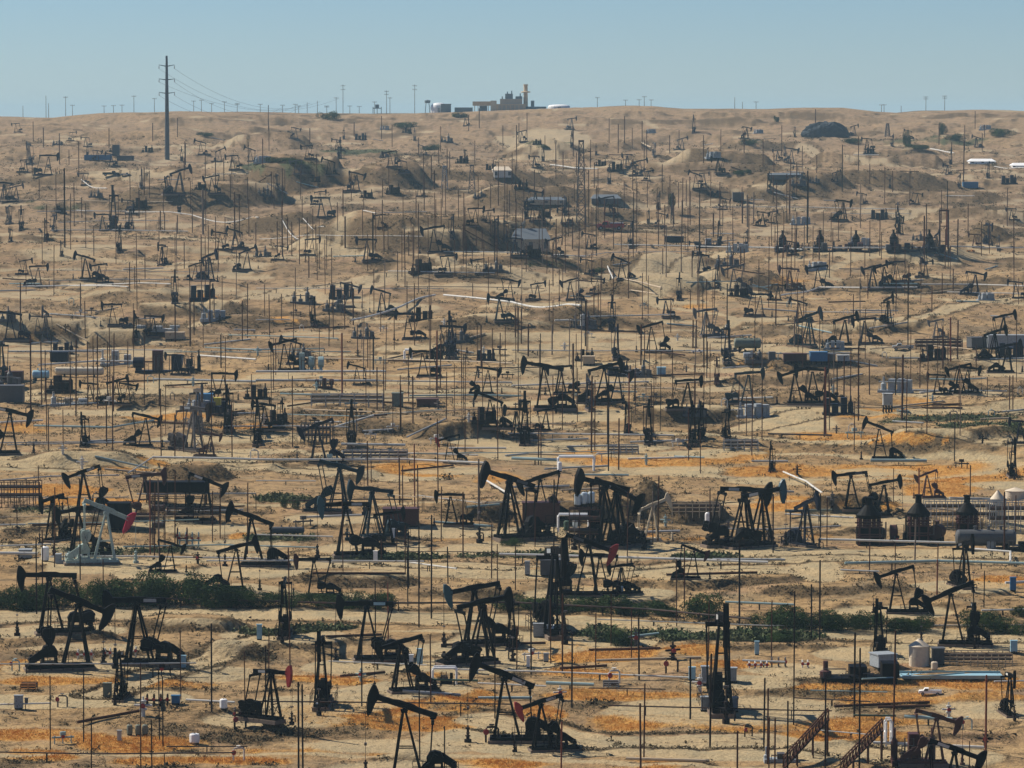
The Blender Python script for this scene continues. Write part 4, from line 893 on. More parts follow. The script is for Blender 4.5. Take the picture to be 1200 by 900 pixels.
for _i in range(46):
    _y = _rq.choice((_rq.uniform(385, 545), _rq.uniform(385, 545), _rq.uniform(235, 345), _rq.uniform(235, 345), _rq.uniform(590, 670))); _x = _rq.uniform(-40, 1100) if _i % 2 else _rq.uniform(-40, 520); _l = _rq.uniform(60, 260); _sl = _rq.uniform(-.02, .02)
    PIPES.append(([(_x, _y), (_x + _l * .5, _y + _l * .5 * _sl + _rq.uniform(-1, 1)), (_x + _l, _y + _l * _sl)], _rq.uniform(1.1, 2.4) * (1 if _y > 350 else .75), _rq.uniform(.4, .9), _rq.choice(('white_pipe', 'grey_pipe', 'grey_pipe', 'teal_grey_pipe', 'dark_pipe', 'tan_pipe')), None))
sup_m = MB().use('dark_steel'); sup_m.bar((0, -.16, 0), (0, -.16, 1), .07); sup_m.bar((0, .16, 0), (0, .16, 1), .07); sup_m.bar((0, -.24, .93), (0, .24, .93), .08); SUP = sup_m.mesh('pipe_support')
for (pts, dia, hgt, mk, lab) in PIPES:
    W = [hit(a, c) for a, c in pts]
    W = [W[0]] + [W[i] for i in range(1, len(W)) if (W[i] - W[i - 1]).length > .5]
    ctr = W[len(W) // 2]; s = pxm(ctr); rad = dia * .5 / s * (.85 if ctr.y < 700 else .72)
    line = []
    for i in range(len(W) - 1):
        n = max(2, int((W[i + 1] - W[i]).length / 5))
        for q in range(n):
            line.append(W[i].lerp(W[i + 1], q / n))
    line.append(W[-1])
    hs = [gz(p.x, p.y) + hgt + rad for p in line]
    for it in range(14):
        hs = [max(hs[i] - .04, (hs[max(0, i - 1)] + hs[i] + hs[min(len(hs) - 1, i + 1)]) / 3) for i in range(len(hs))]
    line = [Vector((p.x, p.y, hh)) for p, hh in zip(line, hs)]
    org = Vector((ctr.x, ctr.y, ctr.z))
    root = bpy.data.objects.new('pipeline', None); COL.objects.link(root); root.location = org
    loc = [q - org for q in line]
    b = MB().use(mk); b.tube(loc, rad, 8)
    for i in range(2, len(loc) - 1, 3):
        dd = (loc[i + 1] - loc[i]).normalized() * max(.12, rad * .5); b.tube([loc[i] - dd * .5, loc[i] + dd * .5], rad * 1.35, 8)
    link('pipe', b.mesh('pipe'), root)
    acc = 0; step = 9 if ctr.y < 560 else 16
    for i in range(1, len(loc)):
        acc += (loc[i] - loc[i - 1]).length
        if acc >= step or i == 1:
            acc = 0; gnd = gz(line[i].x, line[i].y) - org.z
            hh = loc[i].z - rad - gnd + .15
            dv = loc[i] - loc[i - 1]
            link('support', SUP, root, (loc[i].x, loc[i].y, gnd - .15), (0, 0, math.atan2(dv.y, dv.x)), (1, max(1, rad * 3), hh))
    mx = sum(a for a, c in pts) / len(pts); my = sum(c for a, c in pts) / len(pts)
    dd = thing(root, 'pipeline', 'pipe', mx, my, None, 'pipelines on low stands', lab)
    dd['adj'] = {'white_pipe': 'whitish', 'grey_pipe': 'grey', 'teal_grey_pipe': 'blue-grey', 'dark_pipe': 'dark', 'tan_pipe': 'tan'}.get(mk, 'grey'); dd['mid'] = 'long'
# ------------------------------------------------------------------ small things between the pads: valve stands and loose pipe lengths
def stand_mesh(kind, mk):
    b = MB().use(mk)
    if kind == 0: b.tube([(0, 0, -.2), (0, 0, 1.0), (.1, 0, 1.15), (.8, 0, 1.15), (.95, 0, 1.0), (.95, 0, -.2)], .08, 7); b.lathe([(.2, -.03), (.2, .03)], 10, (.45, 0, 1.35)); b.bar((.45, 0, 1.1), (.45, 0, 1.35), .06)
    elif kind == 1: b.lathe([(.16, -.2), (.16, .5), (.3, .52), (.3, .62), (.14, .64), (.14, 1.1), (.26, 1.12), (.26, 1.25), (.08, 1.27), (.08, 1.55)], 10); b.tube([(-.7, 0, .85), (.7, 0, .85)], .09, 7)
    else:
        for x in (-.9, 0, .9): b.tube([(x, 0, -.2), (x, 0, .9)], .07, 6)
        b.tube([(-1.2, 0, .7), (1.2, 0, .7)], .1, 7); b.box(-.3, .3, -.2, .2, .9, 1.3)
    return b.mesh('valve_stand')
SMS = {(k_, m_): stand_mesh(k_, m_) for k_ in range(3) for m_ in ('white_pipe', 'bare_steel', 'teal_grey_pipe', 'dark_steel')}
WH = MB().use('red_paint'); WH.lathe([(.22, 0), (.22, .05)], 12, (0, -.2, .8), 'y'); WHEEL = WH.mesh('handwheel')
rq = random.Random(404); placed = []
while len(placed) < 120:
    x = rq.uniform(5, 1195); y_ = rq.choice((rq.uniform(345, 560), rq.uniform(345, 560), rq.uniform(560, 895)))
    if 676 < y_ < 745 or min([abs(x - a) * .7 + abs(y_ - c) * 1.5 for a, c in placed] + [99]) < 10: continue
    placed.append((x, y_)); p = hit(x, y_); k_ = (rq.randrange(3), rq.choice(('white_pipe', 'white_pipe', 'bare_steel', 'teal_grey_pipe', 'dark_steel')))
    o = link('valve_stand', SMS[k_], None, (p.x, p.y, p.z), (0, 0, rq.uniform(-.6, .6)), rq.uniform(.8, 1.25))
    if p.y < 480: link('handwheel', WHEEL, o)
    dd = thing(o, 'valve stand', 'valve stand', x, y_, None, 'valve stands between the pads')
    dd['adj'] = {'white_pipe': 'whitish', 'bare_steel': 'steel', 'teal_grey_pipe': 'blue-grey', 'dark_steel': 'dark'}[k_[1]]; dd['mid'] = 'small'
def gear_mesh(i):
    b = MB().use(('navy_and_hazed_black', 'dark_grey_paint', 'dark_steel', 'grey_paint')[i]); q = random.Random(70 + i)
    b.box(-2.4, 2.4, -1, 1, -.3, .3)
    for x_ in (-1.7, -.5, .8, 1.8):
        hh = q.uniform(.9, 2.6)
        if q.random() < .5: b.box(x_ - .45, x_ + .45, -.7, .7, .3, hh)
        else: b.lathe([(.42, .3), (.42, hh * .85), (.15, hh), (.12, hh + .8)], 10, (x_, 0, 0))
    b.tube([(-2.2, -.8, .3), (-2.2, -.8, 1.5), (1.9, -.8, 1.5), (1.9, -.8, .3)], .09, 6)
    return b.mesh('equipment_skid')
GM = [gear_mesh(i) for i in range(4)]
placed = []; rg_ = random.Random(55)
while len(placed) < 80:
    x = rg_.uniform(5, 1195); y_ = rg_.choice((rg_.uniform(150, 235), rg_.uniform(200, 345), rg_.uniform(340, 500)))
    if min([abs(x - a) * .5 + abs(y_ - c) for a, c in placed] + [99]) < 11: continue
    placed.append((x, y_)); p = hit(x, y_); i_ = rg_.randrange(4)
    o = link('equipment_skid', GM[i_], None, (p.x, p.y, p.z), (0, 0, rg_.uniform(-.4, .4)), rg_.uniform(.75, 1.25))
    dd = thing(o, 'equipment skid', 'small skid', x, y_, None, 'small pump skids among the distant wells'); dd['adj'] = ('blue-black', 'dark grey', 'dark', 'grey')[i_]; dd['mid'] = 'low'
LPM = {m_: MB().use(m_).tube([(-1, 0, .12), (1, 0, .12)], .12, 8).mesh('pipe_length') for m_ in ('white_pipe', 'grey_pipe', 'rusty_steel', 'teal_grey_pipe', 'tan_pipe')}
placed = []
while len(placed) < 150:
    x = rq.uniform(5, 1195); y_ = rq.choice((rq.uniform(150, 340), rq.uniform(300, 560), rq.uniform(300, 560), rq.uniform(560, 895)))
    if 676 < y_ < 745 or min([abs(x - a) * .5 + abs(y_ - c) * 1.5 for a, c in placed] + [99]) < 10: continue
    placed.append((x, y_)); p = hit(x, y_); m_ = rq.choice(('white_pipe', 'grey_pipe', 'grey_pipe', 'rusty_steel', 'rusty_steel', 'teal_grey_pipe', 'tan_pipe')); L_ = rq.uniform(2.0, 5.5); a_ = rq.gauss(0, .35)
    e0 = gz(p.x - L_ * math.cos(a_), p.y - L_ * math.sin(a_)); e1 = gz(p.x + L_ * math.cos(a_), p.y + L_ * math.sin(a_))
    o = link('pipe_length', LPM[m_], None, (p.x, p.y, max(p.z, (e0 + e1) / 2) + .05), (0, -math.atan2(e1 - e0, 2 * L_), a_), (L_, rq.uniform(.8, 1.5), 1.2))
    dd = thing(o, 'pipe', 'loose pipe', x, y_, None, 'loose pipe lengths lying on the ground')
    dd['adj'] = {'white_pipe': 'whitish', 'grey_pipe': 'grey', 'rusty_steel': 'rusty', 'teal_grey_pipe': 'blue-grey', 'tan_pipe': 'tan'}[m_]; dd['mid'] = 'loose'
print('pipes', len(PIPES), round(time.time() - T0, 1))

# ------------------------------------------------------------------ everything else that stands on the field
def root_at(name, px, py, yaw=0, sc=1.0, dz=0.0):
    p = hit(px, py); o = bpy.data.objects.new(name, None); COL.objects.link(o)
    o.location = (p.x, p.y, p.z + dz); o.rotation_euler = (0, 0, R(yaw)); o.scale = (sc,) * 3 if not hasattr(sc, '__len__') else sc
    return o, pxm(p)
def part(name, b, root, **kw): return link(name, b.mesh(name), root, **kw)

def cabinet(px, py, w, h, mk, lab, yaw=0):
    o, s = root_at('equipment_cabinet', px, py, yaw); W, H = w / s, h / s
    b = MB().use(mk); b.box(-W / 2, W / 2, -W * .3, W * .3, .12, H); b.box(-W / 2 - .04, W / 2 + .04, -W * .3 - .05, W * .3 + .05, H + .003, H + .07); part('body', b, o)
    b = MB().use(mk); b.box(-W * .42, -.01, -W * .3 - .03, -W * .3 - .003, .2, H - .1); part('door', b, o)
    b = MB().use(mk); b.box(.01, W * .42, -W * .3 - .03, -W * .3 - .003, .2, H - .1); part('door', b, o)
    b = MB().use('dark_steel'); b.box(-W * .45, W * .45, -W * .25, W * .25, -.3, .115); part('plinth', b, o)
    thing(o, 'cabinet', 'cabinet', px, py, None, None, lab)
def drum(px, py, w, h, mk, lab, legs=True):
    o, s = root_at('storage_drum', px, py); Rr, H = w / 2 / s, h / s
    b = MB().use(mk); b.lathe([(Rr * .6, .1), (Rr * .95, .16), (Rr, .25), (Rr, H * .82), (Rr * .93, H * .93), (Rr * .5, H * .99), (.02, H)], 18); part('shell', b, o)
    b = MB().use('dark_steel'); b.lathe([(Rr * .18, 0), (Rr * .18, H * .07)], 8, (0, 0, H * .985)); part('cap', b, o)
    b = MB().use('dark_steel'); b.lathe([(Rr * .85, -.3), (Rr * .85, .12)], 12); part('plinth', b, o)
    thing(o, 'tank', 'drum', px, py, None, None, lab)
def cone_tank(px, py, w, h, mk, lab):
    o, s = root_at('storage_tank', px, py); Rr, H = w / 2 / s, h / s
    b = MB().use(mk); b.lathe([(Rr, -.2), (Rr, H * .33), (Rr * 1.012, H * .335), (Rr * 1.012, H * .35), (Rr, H * .355), (Rr, H * .72)], 28); part('shell', b, o)
    b = MB().use(mk); b.lathe([(Rr * 1.05, H * .72), (Rr * 1.05, H * .735), (Rr * .14, H * .98), (.14 * Rr, H)], 28); part('roof', b, o)
    b = MB().use('dark_steel')
    for q in (-.12, .12): b.bar((Rr * .9 + .1, -Rr * .5 + q, 0), (Rr * .9 + .1, -Rr * .5 + q, H * .75), .04)
    for i in range(10): b.bar((Rr * .9 + .1, -Rr * .5 - .12, H * .07 * (i + .5)), (Rr * .9 + .1, -Rr * .5 + .12, H * .07 * (i + .5)), .03)
    part('ladder', b, o)
    thing(o, 'tank', 'tank', px, py, None, None, lab)
def vessel(px, py, w, h, mk, lab, yaw=0, lift=.35):
    o, s = root_at('horizontal_vessel', px, py, yaw); L, Rr = w / 2 / s, h / 2 / s * .8
    z = Rr * (1 + lift) + .1
    b = MB().use(mk); b.lathe([(.03, -L), (Rr * .6, -L * .985), (Rr * .92, -L * .94), (Rr, -L * .88), (Rr, L * .88), (Rr * .92, L * .94), (Rr * .6, L * .985), (.03, L)], 20, (0, 0, z), 'x'); part('shell', b, o)
    for q in (-.6, .6):
        b = MB().use('dark_steel'); b.box(L * q - .12, L * q + .12, -Rr * .8, Rr * .8, -.3, z - Rr * .7); part('saddle', b, o)
    for q in (-.35, .1, .5):
        b = MB().use(mk); b.lathe([(Rr * .16, 0), (Rr * .16, Rr * .4), (Rr * .25, Rr * .42), (Rr * .25, Rr * .52)], 8, (L * q, 0, z + Rr * .93)); part('nozzle', b, o)
    thing(o, 'tank', 'vessel', px, py, None, None, lab)
def heater(px, py, w, h, lab, mk=None, legs='maroon_paint'):
    mk = 'black_paint'
    o, s = root_at('fired_heater', px, py); W, H = w / 2 / s, h / s
    b = MB().use(legs)
    for x in (-.8, 0, .8):
        for y in (-.8, .8): b.bar((x * W, y * W, -.3), (x * W, y * W, H * .56), .22)
    for z in (.22, .42, .53): b.box(-W, W, W * .8 - .1, W * .8 + .1, H * z, H * z + .15); b.box(-W * .8 - .1, -W * .8 + .1, -W, W, H * z - .16, H * z - .01); b.box(W * .8 - .1, W * .8 + .1, -W, W, H * z - .16, H * z - .01); b.box(-W, W, -W * .8 - .1, -W * .8 + .1, H * z - .32, H * z - .17)
    for z in (.22, .42): b.box(-W, W, -W, -W + .15, H * z, H * z + .15); b.box(-W, W, W - .15, W, H * z, H * z + .15)
    part('frame', b, o)
    b = MB().use('black_paint'); b.box(-W * .95, W * .95, -W * .7, W * .7, 0, H * .36); b.box(-W * .5, W * .2, -W * .85, -W * .71, .1, H * .17); part('firebox', b, o)
    b = MB().use(legs)
    for i in range(5): b.lathe([(W * .17, H * .37), (W * .17, H * .56)], 8, ((i - 2) * W * .36, -W * .45, 0))
    part('tube_bank', b, o)
    b = MB().use(mk); b.lathe([(W * 1.0, H * .56), (W * 1.02, H * .63), (W * .34, H * .82), (W * .30, H * .83)], 16); part('hood', b, o)
    b = MB().use(mk); b.lathe([(W * .28, H * .81), (W * .28, H * .97), (W * .36, H * .972), (W * .36, H)], 12); part('stack', b, o)
    b = MB().use('bare_steel'); b.tube([(W * .9, -W * .9, H * .2), (W * 1.25, -W * .9, H * .2), (W * 1.25, -W * .9, H * .5)], .1, 6); part('pipe', b, o)
    thing(o, 'heater', 'heater', px, py, None, 'fired heaters with stacks', lab)
def container(px, py, w, h, mk, lab, yaw=0, lift=0, mk2=None):
    o, s = root_at('equipment_box', px, py, yaw); W, H = w / 2 / s, h / s; z0 = lift / s
    b = MB().use(mk); b.box(-W, W, -min(W, 1.3), min(W, 1.3), z0 + .15, z0 + H)
    n = max(4, int(W / .3))
    for i in range(n + 1): x = -W + .05 + i * (2 * W - .1) / n; b.box(x - .04, x + .04, -min(W, 1.3) - .05, -min(W, 1.3) - .002, z0 + .2, z0 + H - .05)
    part('body', b, o)
    b = MB().use(mk2 or mk); b.box(-W - .08, W + .08, -min(W, 1.3) - .1, min(W, 1.3) + .1, z0 + H + .003, z0 + H + .13); part('roof', b, o)
    b = MB().use('dark_steel')
    for x in (-W * .9, -W * .3, W * .3, W * .9):
        for y in (-1, 1): b.bar((x, y * min(W, 1.3) * .9, -.4), (x, y * min(W, 1.3) * .9, z0 + .149), .16)
        b.bar((x, -min(W, 1.3) * .9, z0 * .6), (x, min(W, 1.3) * .9, z0 * .6), .1)
    for y in (-1, 1): b.bar((-W * .9, y * min(W, 1.3) * .9, z0 * .6 + .02), (W * .9, y * min(W, 1.3) * .9, z0 * .6 + .02), .1)
    part('frame', b, o)
    thing(o, 'equipment box', 'box', px, py, None, None, lab)
def truck(px, py, w, mk, lab, yaw=0, load=None):
    o, s = root_at('parked_truck', px, py, yaw); k = w / s / 5.6; o.scale = (k,) * 3
    b = MB().use(mk); b.box(-2.7, 2.7, -.9, .9, .5, .95); b.prism([(.2, .95), (1.75, .95), (1.3, 1.7), (.35, 1.72)], -.85, .85); b.prism([(1.75, .952), (2.65, .952), (2.6, 1.12), (1.75, 1.2)], -.88, .88)
    for y in (-.9, .84): b.box(-2.7, .1, y, y + .06, .952, 1.25)
    part('body', b, o)
    b = MB().use('window_glass'); b.prism([(.5, 1.05), (1.55, 1.05), (1.25, 1.62), (.55, 1.62)], -.87, .87); part('windows', b, o)
    for x in (-1.75, 1.75):
        for y in (-.95, .72):
            b = MB().use('tyre_rubber'); b.lathe([(.36, 0), (.4, .04), (.4, .2), (.36, .23)], 14, (x, y, .40), 'y'); wh = part('wheel', b, o)
            b = MB().use('grey_paint'); b.lathe([(.2, -.01), (.2, .24)], 10, (x, y, .40), 'y'); part('rim', b, wh)
    if load:
        b = MB().use(load); b.box(-2.5, 0, -.7, .7, .96, 1.5); part('cargo_box', b, o)
    thing(o, 'truck', 'truck', px, py, None, None, lab)
def rack(px, py, w, h, mk, lab, n=6, yaw=0):
    """open steel rack: posts, rails and two shelves of pipe"""
    o, s = root_at('steel_rack', px, py, yaw); W, H = w / 2 / s, h / s; D = min(1.2, W)
    b = MB().use(mk); t = max(.07, .9 / s)
    for i in range(n):
        x = -W + 2 * W * i / (n - 1)
        for y in (-D, D): b.bar((x, y, -.3), (x, y, H), t)
    for z in (.35, .68, 1.0):
        for y in (-D, D): b.bar((-W, y, H * z), (W, y, H * z), t)
    part('frame', b, o)
    b = MB().use('dark_pipe')
    for z in (.40, .74):
        for y in (-.6, 0, .6): b.tube([(-W * 1.02, y * D, H * z + t), (W * 1.02, y * D, H * z + t)], max(.1, H * .06), 6)
    part('stored_pipe', b, o)
    thing(o, 'rack', 'rack', px, py, None, None, lab)
def portal(px, py, w, h, mk, lab, yaw=0, depth=1.2):
    o, s = root_at('pipe_arch', px, py, yaw); W, H = w / 2 / s, h / s; rr = max(.09, 1.3 / s)
    for y in (-depth / 2, depth / 2):
        b = MB().use(mk); b.tube([(-W, y, -.3), (-W, y, H * .9), (-W + .1, y, H), (W - .1, y, H), (W, y, H * .9), (W, y, -.3)], rr, 8); part('hoop', b, o)
    b = MB().use(mk); b.tube([(-W, -depth / 2, H * .5), (-W, depth / 2, H * .5)], rr * .8, 6); b.tube([(W, -depth / 2, H * .5), (W, depth / 2, H * .5)], rr * .8, 6); part('tie', b, o)
    thing(o, 'pipe frame', 'frame', px, py, None, None, lab)
def walkway(px, py, dx, h, mk, lab):
    """sloping lattice walkway rising away: foot at (px,py), head dx pixels right"""
    o, s = root_at('sloping_walkway', px, py); L = dx / s; H = h / s
    A = Vector((0, 0, .2)); B = Vector((L, 8.0, H))
    for y in (-.5, .5):
        off = Vector((0, y, 0)); b = MB().use(mk)
        b.bar(A + off, B + off, .14); b.bar(A + off + Vector((0, 0, .9)), B + off + Vector((0, 0, .9)), .09)
        n = 14
        for i in range(n + 1):
            p = A.lerp(B, i / n) + off; b.bar(p, p + Vector((0, 0, .9)), .07)
            if i < n: q = A.lerp(B, (i + 1) / n) + off; b.bar(p, q + Vector((0, 0, .9)), .05)
        part('side_truss', b, o)
    b = MB().use(mk)
    for i in range(30): p = A.lerp(B, (i + .5) / 30); b.box(p.x - .12, p.x + .12, p.y - .48, p.y + .48, p.z - .03, p.z + .03)
    part('treads', b, o)
    b = MB().use(mk)
    for t in (.3, .65, .98):
        p = A.lerp(B, t)
        for y in (-.45, .45): b.bar((p.x, p.y + y, -.6), (p.x, p.y + y, p.z), .12)
        b.bar((p.x, p.y - .45, 0), (p.x, p.y + .45, p.z * .8), .07)
    part('trestle', b, o)
    thing(o, 'walkway', 'walkway', px, py, None, None, lab)
def skid(px, py, w, h, lab, mk='black_paint', seed=1, boxes='grey_paint', cat='equipment skid'):
    """skid of pumps, motors and piping"""
    o, s = root_at('equipment_skid', px, py); W, H = w / 2 / s, h / s; q = random.Random(seed); D = min(1.6, W * .5)
    b = MB().use(mk); b.box(-W, W, -D, D, -.3, .3); b.box(-W, W, -D - .05, -D - .003, .1, .34); part('base', b, o)
    n = max(3, int(W / 1.1)); 
    for i in range(n):
        x = -W * .86 + 2 * W * .86 * i / (n - 1); hh = H * q.uniform(.45, .95); r_ = W * .62 / n * 1.1
        t = q.choice('mbv'); b = MB().use(q.choice((mk, mk, boxes, 'maroon_paint')))
        if t == 'b': b.box(x - r_, x + r_, -D * .7, D * .7, .3, hh); part('housing', b, o)
        elif t == 'm': b.lathe([(hh * .32, -r_ * 1.1), (hh * .36, -r_), (hh * .36, r_), (hh * .25, r_ * 1.2)], 12, (x, 0, hh * .5 + .3), 'x'); b.box(x - r_ * .6, x + r_ * .6, -D * .4, D * .4, .3, hh * .3 + .3); part('pump', b, o)
        else: b.lathe([(r_ * .7, .3), (r_ * .7, hh * .85), (r_ * .3, hh), (r_ * .3, H)], 12, (x, 0, 0)); part('vessel', b, o)
    b = MB().use('bare_steel')
    for i in range(4):
        x0 = q.uniform(-W, W * .4); x1 = x0 + q.uniform(.3, 1) * W * .6; z = H * q.uniform(.3, .8)
        b.tube([(x0, -D * .8, .2), (x0, -D * .8, z), (x1, -D * .8, z), (x1, -D * .8, .2)], max(.07, .5 / s), 6)
    part('piping', b, o)
    thing(o, cat, 'skid', px, py, None, None, lab)
def manifold(px, py, w, h, mk, lab, n=4):
    """valve manifold: header pipe with risers, bends and hand wheels"""
    o, s = root_at('valve_manifold', px, py); W, H = w / 2 / s, h / s; rr = max(.07, .6 / s)
    b = MB().use(mk); b.tube([(-W, 0, H * .35), (W, 0, H * .35)], rr * 1.4, 8); part('header', b, o)
    for i in range(n):
        x = -W * .8 + 1.6 * W * i / max(1, n - 1)
        b = MB().use(mk); b.tube([(x, 0, -.3), (x, 0, H * .8), (x, -.25, H * .9), (x, -.7, H * .9), (x, -.8, H * .8), (x, -.8, -.3)], rr, 7); part('riser', b, o)
        b = MB().use('red_paint'); b.lathe([(rr * 2.4, 0), (rr * 2.4, rr * .6)], 10, (x, -.95, H * .55), 'y'); part('handwheel', b, o)
    thing(o, 'manifold', 'manifold', px, py, None, None, lab)
def building(px, py, w, h, mk, roofk, lab, yaw=0, roof=.3, depth=7):
    o, s = root_at('low_building', px, py, yaw); W, H = w / 2 / s, h / s; D = depth / 2; e = H * (1 - roof)
    b = MB().use(mk); b.box(-W, W, -D, D, -.5, e); part('walls', b, o)
    b = MB().use(roofk); b.hexa([(-W - .3, -D - .3, e + .003), (W + .3, -D - .3, e + .003), (W + .3, D + .3, e + .003), (-W - .3, D + .3, e + .003), (-W * .8, -.1, H), (W * .8, -.1, H), (W * .8, .1, H), (-W * .8, .1, H)]); part('roof', b, o)
    n = max(2, int(W / 1.5))
    for i in range(n):
        x = -W * .8 + 1.6 * W * i / (n - 1); b = MB().use('dark_grey_paint'); b.box(x - .5, x + .5, -D - .05, -D - .004, e * .1, e * .75); part('door', b, o)
    thing(o, 'building', 'building', px, py, None, None, lab)

# anchors: things one can find, used to single out the repeats
cone_tank(1077, 780, 24, 32, 'beige_paint', 'cream cone-roofed tank beside the grey square tank'); anchor('the cream cone-roofed tank', 1077, 765)
container(1099, 779, 14, 19, 'dark_grey_paint', 'dark grey square tank right beside the cream cone-roofed one')
drum(1095, 786, 8, 11, 'beige_paint', 'small cream barrel in front of the grey square tank')
heater(1018, 638, 30, 56, 'dark fired heater without red tank beside it, first of the big three', 'navy_and_hazed_black'); anchor('the first of the three conical-roofed heaters', 1018, 610)
heater(1076, 637, 27, 58, 'dark conical-roofed heater in the middle of the big three', 'navy_and_hazed_black'); anchor('the middle conical-roofed heater', 1076, 610)
heater(1133, 632, 26, 52, 'black conical-roofed heater above the long horizontal vessel')
anchor('the black heater above the long vessel', 1133, 610)
skid(1047, 638, 34, 34, 'dark pumps and pipework between the two conical-roofed heaters', 'maroon_paint', 4, 'black_paint')
vessel(1098, 636, 20, 22, 'brown_paint', 'round-ended red-brown vessel beside the middle heater', 70)
vessel(1155, 644, 72, 24, 'dark_grey_paint', 'long dark grey horizontal vessel with a lighter back'); anchor('the long dark horizontal vessel', 1155, 633)
skid(1180, 645, 44, 16, 'black machinery under the end of the long dark vessel', 'black_paint', 9)
cone_tank(1169, 612, 17, 38, 'beige_paint', 'pale cone-roofed tank among grey pipes by the heaters')
cone_tank(1190, 585, 24, 14, 'beige_paint', 'low tan cone-roofed tank on the bank behind the pale one')
rack(1125, 615, 84, 28, 'grey_pipe', 'long pale grey pipe rack behind the heaters', 14)
rack(1180, 622, 44, 34, 'grey_pipe', 'pale grey rack around the pale cone-roofed tank', 7)
skid(1005, 797, 88, 22, 'long skid of dark pumps and grey cabinets by the cream tank', 'black_paint', 21, 'grey_paint'); anchor('the long skid of dark pumps', 1005, 790)
container(1035, 783, 24, 16, 'grey_paint', 'grey slanted box at the end of the pump skid', 20)
def trough(px, py, w, h, lab):
    o, s = root_at('shallow_trough', px, py); W, H = w / 2 / s, h / s; D = 1.5
    b = MB().use('pale_blue_paint'); b.box(-W, W, -D, D, 0, H * .4); part('floor_panel', b, o)
    for a in ((-W, W, -D - .15, -D - .003), (-W, W, D + .003, D + .15)):
        b = MB().use('teal_grey_pipe'); b.box(a[0], a[1], a[2], a[3], 0, H); part('side_panel', b, o)
    thing(o, 'trough', 'trough', px, py, None, None, lab)
trough(1115, 793, 120, 4, 'long pale blue trough lying below the cream tank')
rack(1140, 779, 90, 14, 'tan_pipe', 'tan pipe rack behind the pale blue trough', 12)
truck(1090, 815, 28, 'white_paint', 'white pickup parked among orange weeds below the trough', 175); anchor('the white pickup among the orange weeds', 1090, 810)
skid(1070, 895, 52, 42, 'rusty red pump unit beside the white bent pipe', 'maroon_paint', 33, 'brown_paint'); anchor('the rusty red pump unit', 1070, 880)
portal(1041, 873, 7, 31, 'white_paint', 'narrow white bent pipe standing upright')
walkway(918, 903, 62, 44, 'rusty_steel', 'brown sloping lattice walkway, the higher of two'); anchor('the higher sloping walkway', 945, 870)
walkway(985, 908, 60, 36, 'rusty_steel', 'brown sloping lattice walkway, the lower of two')
skid(915, 893, 40, 18, 'grey jumbled pump gear under the higher walkway', 'grey_paint', 14, 'bare_steel')
manifold(912, 781, 20, 12, 'bare_steel', 'small dark valve manifold on the sandy track', 3)
manifold(943, 782, 8, 9, 'white_pipe', 'tiny white valve stand beside the sandy track', 2)
cabinet(22, 832, 10, 16, 'grey_paint', 'blue-grey cabinet at the end of the white pipe'); anchor('the blue-grey cabinet on the white pipe', 22, 825)
cabinet(31, 825, 4, 6, 'dark_grey_paint', 'small dark box beside the blue-grey cabinet')
cabinet(215, 784, 6, 15, 'pale_blue_paint', 'narrow pale blue cabinet beside a tall thin pole')
cabinet(304, 750, 6, 18, 'pale_blue_paint', 'narrow pale blue cabinet by the end-on pumpjack near the hedge')
cabinet(206, 827, 10, 10, 'blue_paint', 'squat blue box in front of the white drum pipe')
drum(262, 832, 9, 13, 'white_paint', 'white upright drum at the end of its pipe'); anchor('the white upright drum', 262, 826)
drum(228, 872, 12, 13, 'white_paint', 'white squat drum among orange weeds'); anchor('the squat white drum in the weeds', 228, 866)
drum(373, 832, 8, 8, 'white_paint', 'small white drum at the foot of the end-on pumpjack')
cabinet(140, 870, 5, 13, 'grey_pipe', 'thin pale post cabinet by the row of three tanks')
for i, (x, a) in enumerate(((152, 'first'), (162, 'middle'), (170, 'last'))): drum(x, 862, 7, 13, 'olive_tank_paint', 'pale grey-green tank, %s of the small row of three' % a)
cabinet(492, 779, 7, 18, 'pale_blue_paint', 'slim light blue cabinet behind the drooping pumpjack')
cabinet(482, 777, 5, 9, 'white_paint', 'small white box beside the slim light blue cabinet')
portal(521, 801, 28, 19, 'white_paint', 'white hoop-shaped pipe frame over a dark pump'); anchor('the white pipe frame', 521, 792)
skid(523, 801, 14, 14, 'black pump inside the white pipe frame', 'black_paint', 3)
cabinet(557, 790, 7, 12, 'pale_blue_paint', 'pale blue cabinet just under a raised horse head')
cabinet(619, 783, 4, 14, 'white_paint', 'narrow white cabinet beside a thick pole behind the forked jack')
cabinet(640, 776, 6, 10, 'grey_paint', 'small grey-purple cabinet among orange weeds')
cabinet(631, 747, 12, 16, 'grey_paint', 'light grey cabinet left of the tall end-on jack by the hedge')
cabinet(645, 745, 8, 12, 'white_paint', 'white box at the foot of the tall jack by the hedge')
cabinet(811, 797, 8, 15, 'pale_blue_paint', 'pale blue cabinet beside a thick dark pole')
container(826, 802, 8, 20, 'grey_paint', 'grey tall box left of the tallest end-on jack')
container(859, 800, 8, 16, 'grey_paint', 'grey tall box right of the tallest end-on jack')
container(826, 834, 9, 16, 'grey_paint', 'grey crate at the foot of the tallest end-on jack')
container(860, 834, 9, 16, 'grey_paint', 'grey crate on the far side of the tallest jack foot')
rack(716, 806, 18, 7, 'grey_pipe', 'pale pipe bundle rack behind orange weeds', 4)
rack(34, 809, 18, 9, 'orange_paint', 'small orange trestle in front of the leftmost pumpjacks', 3); anchor('the small orange trestle', 34, 805)
cabinet(126, 818, 10, 17, 'olive_tank_paint', 'grey-green cabinet beside the narrow end-on jack')
manifold(290, 845, 36, 18, 'bare_steel', 'dark valve manifold before the reddish mound', 5)
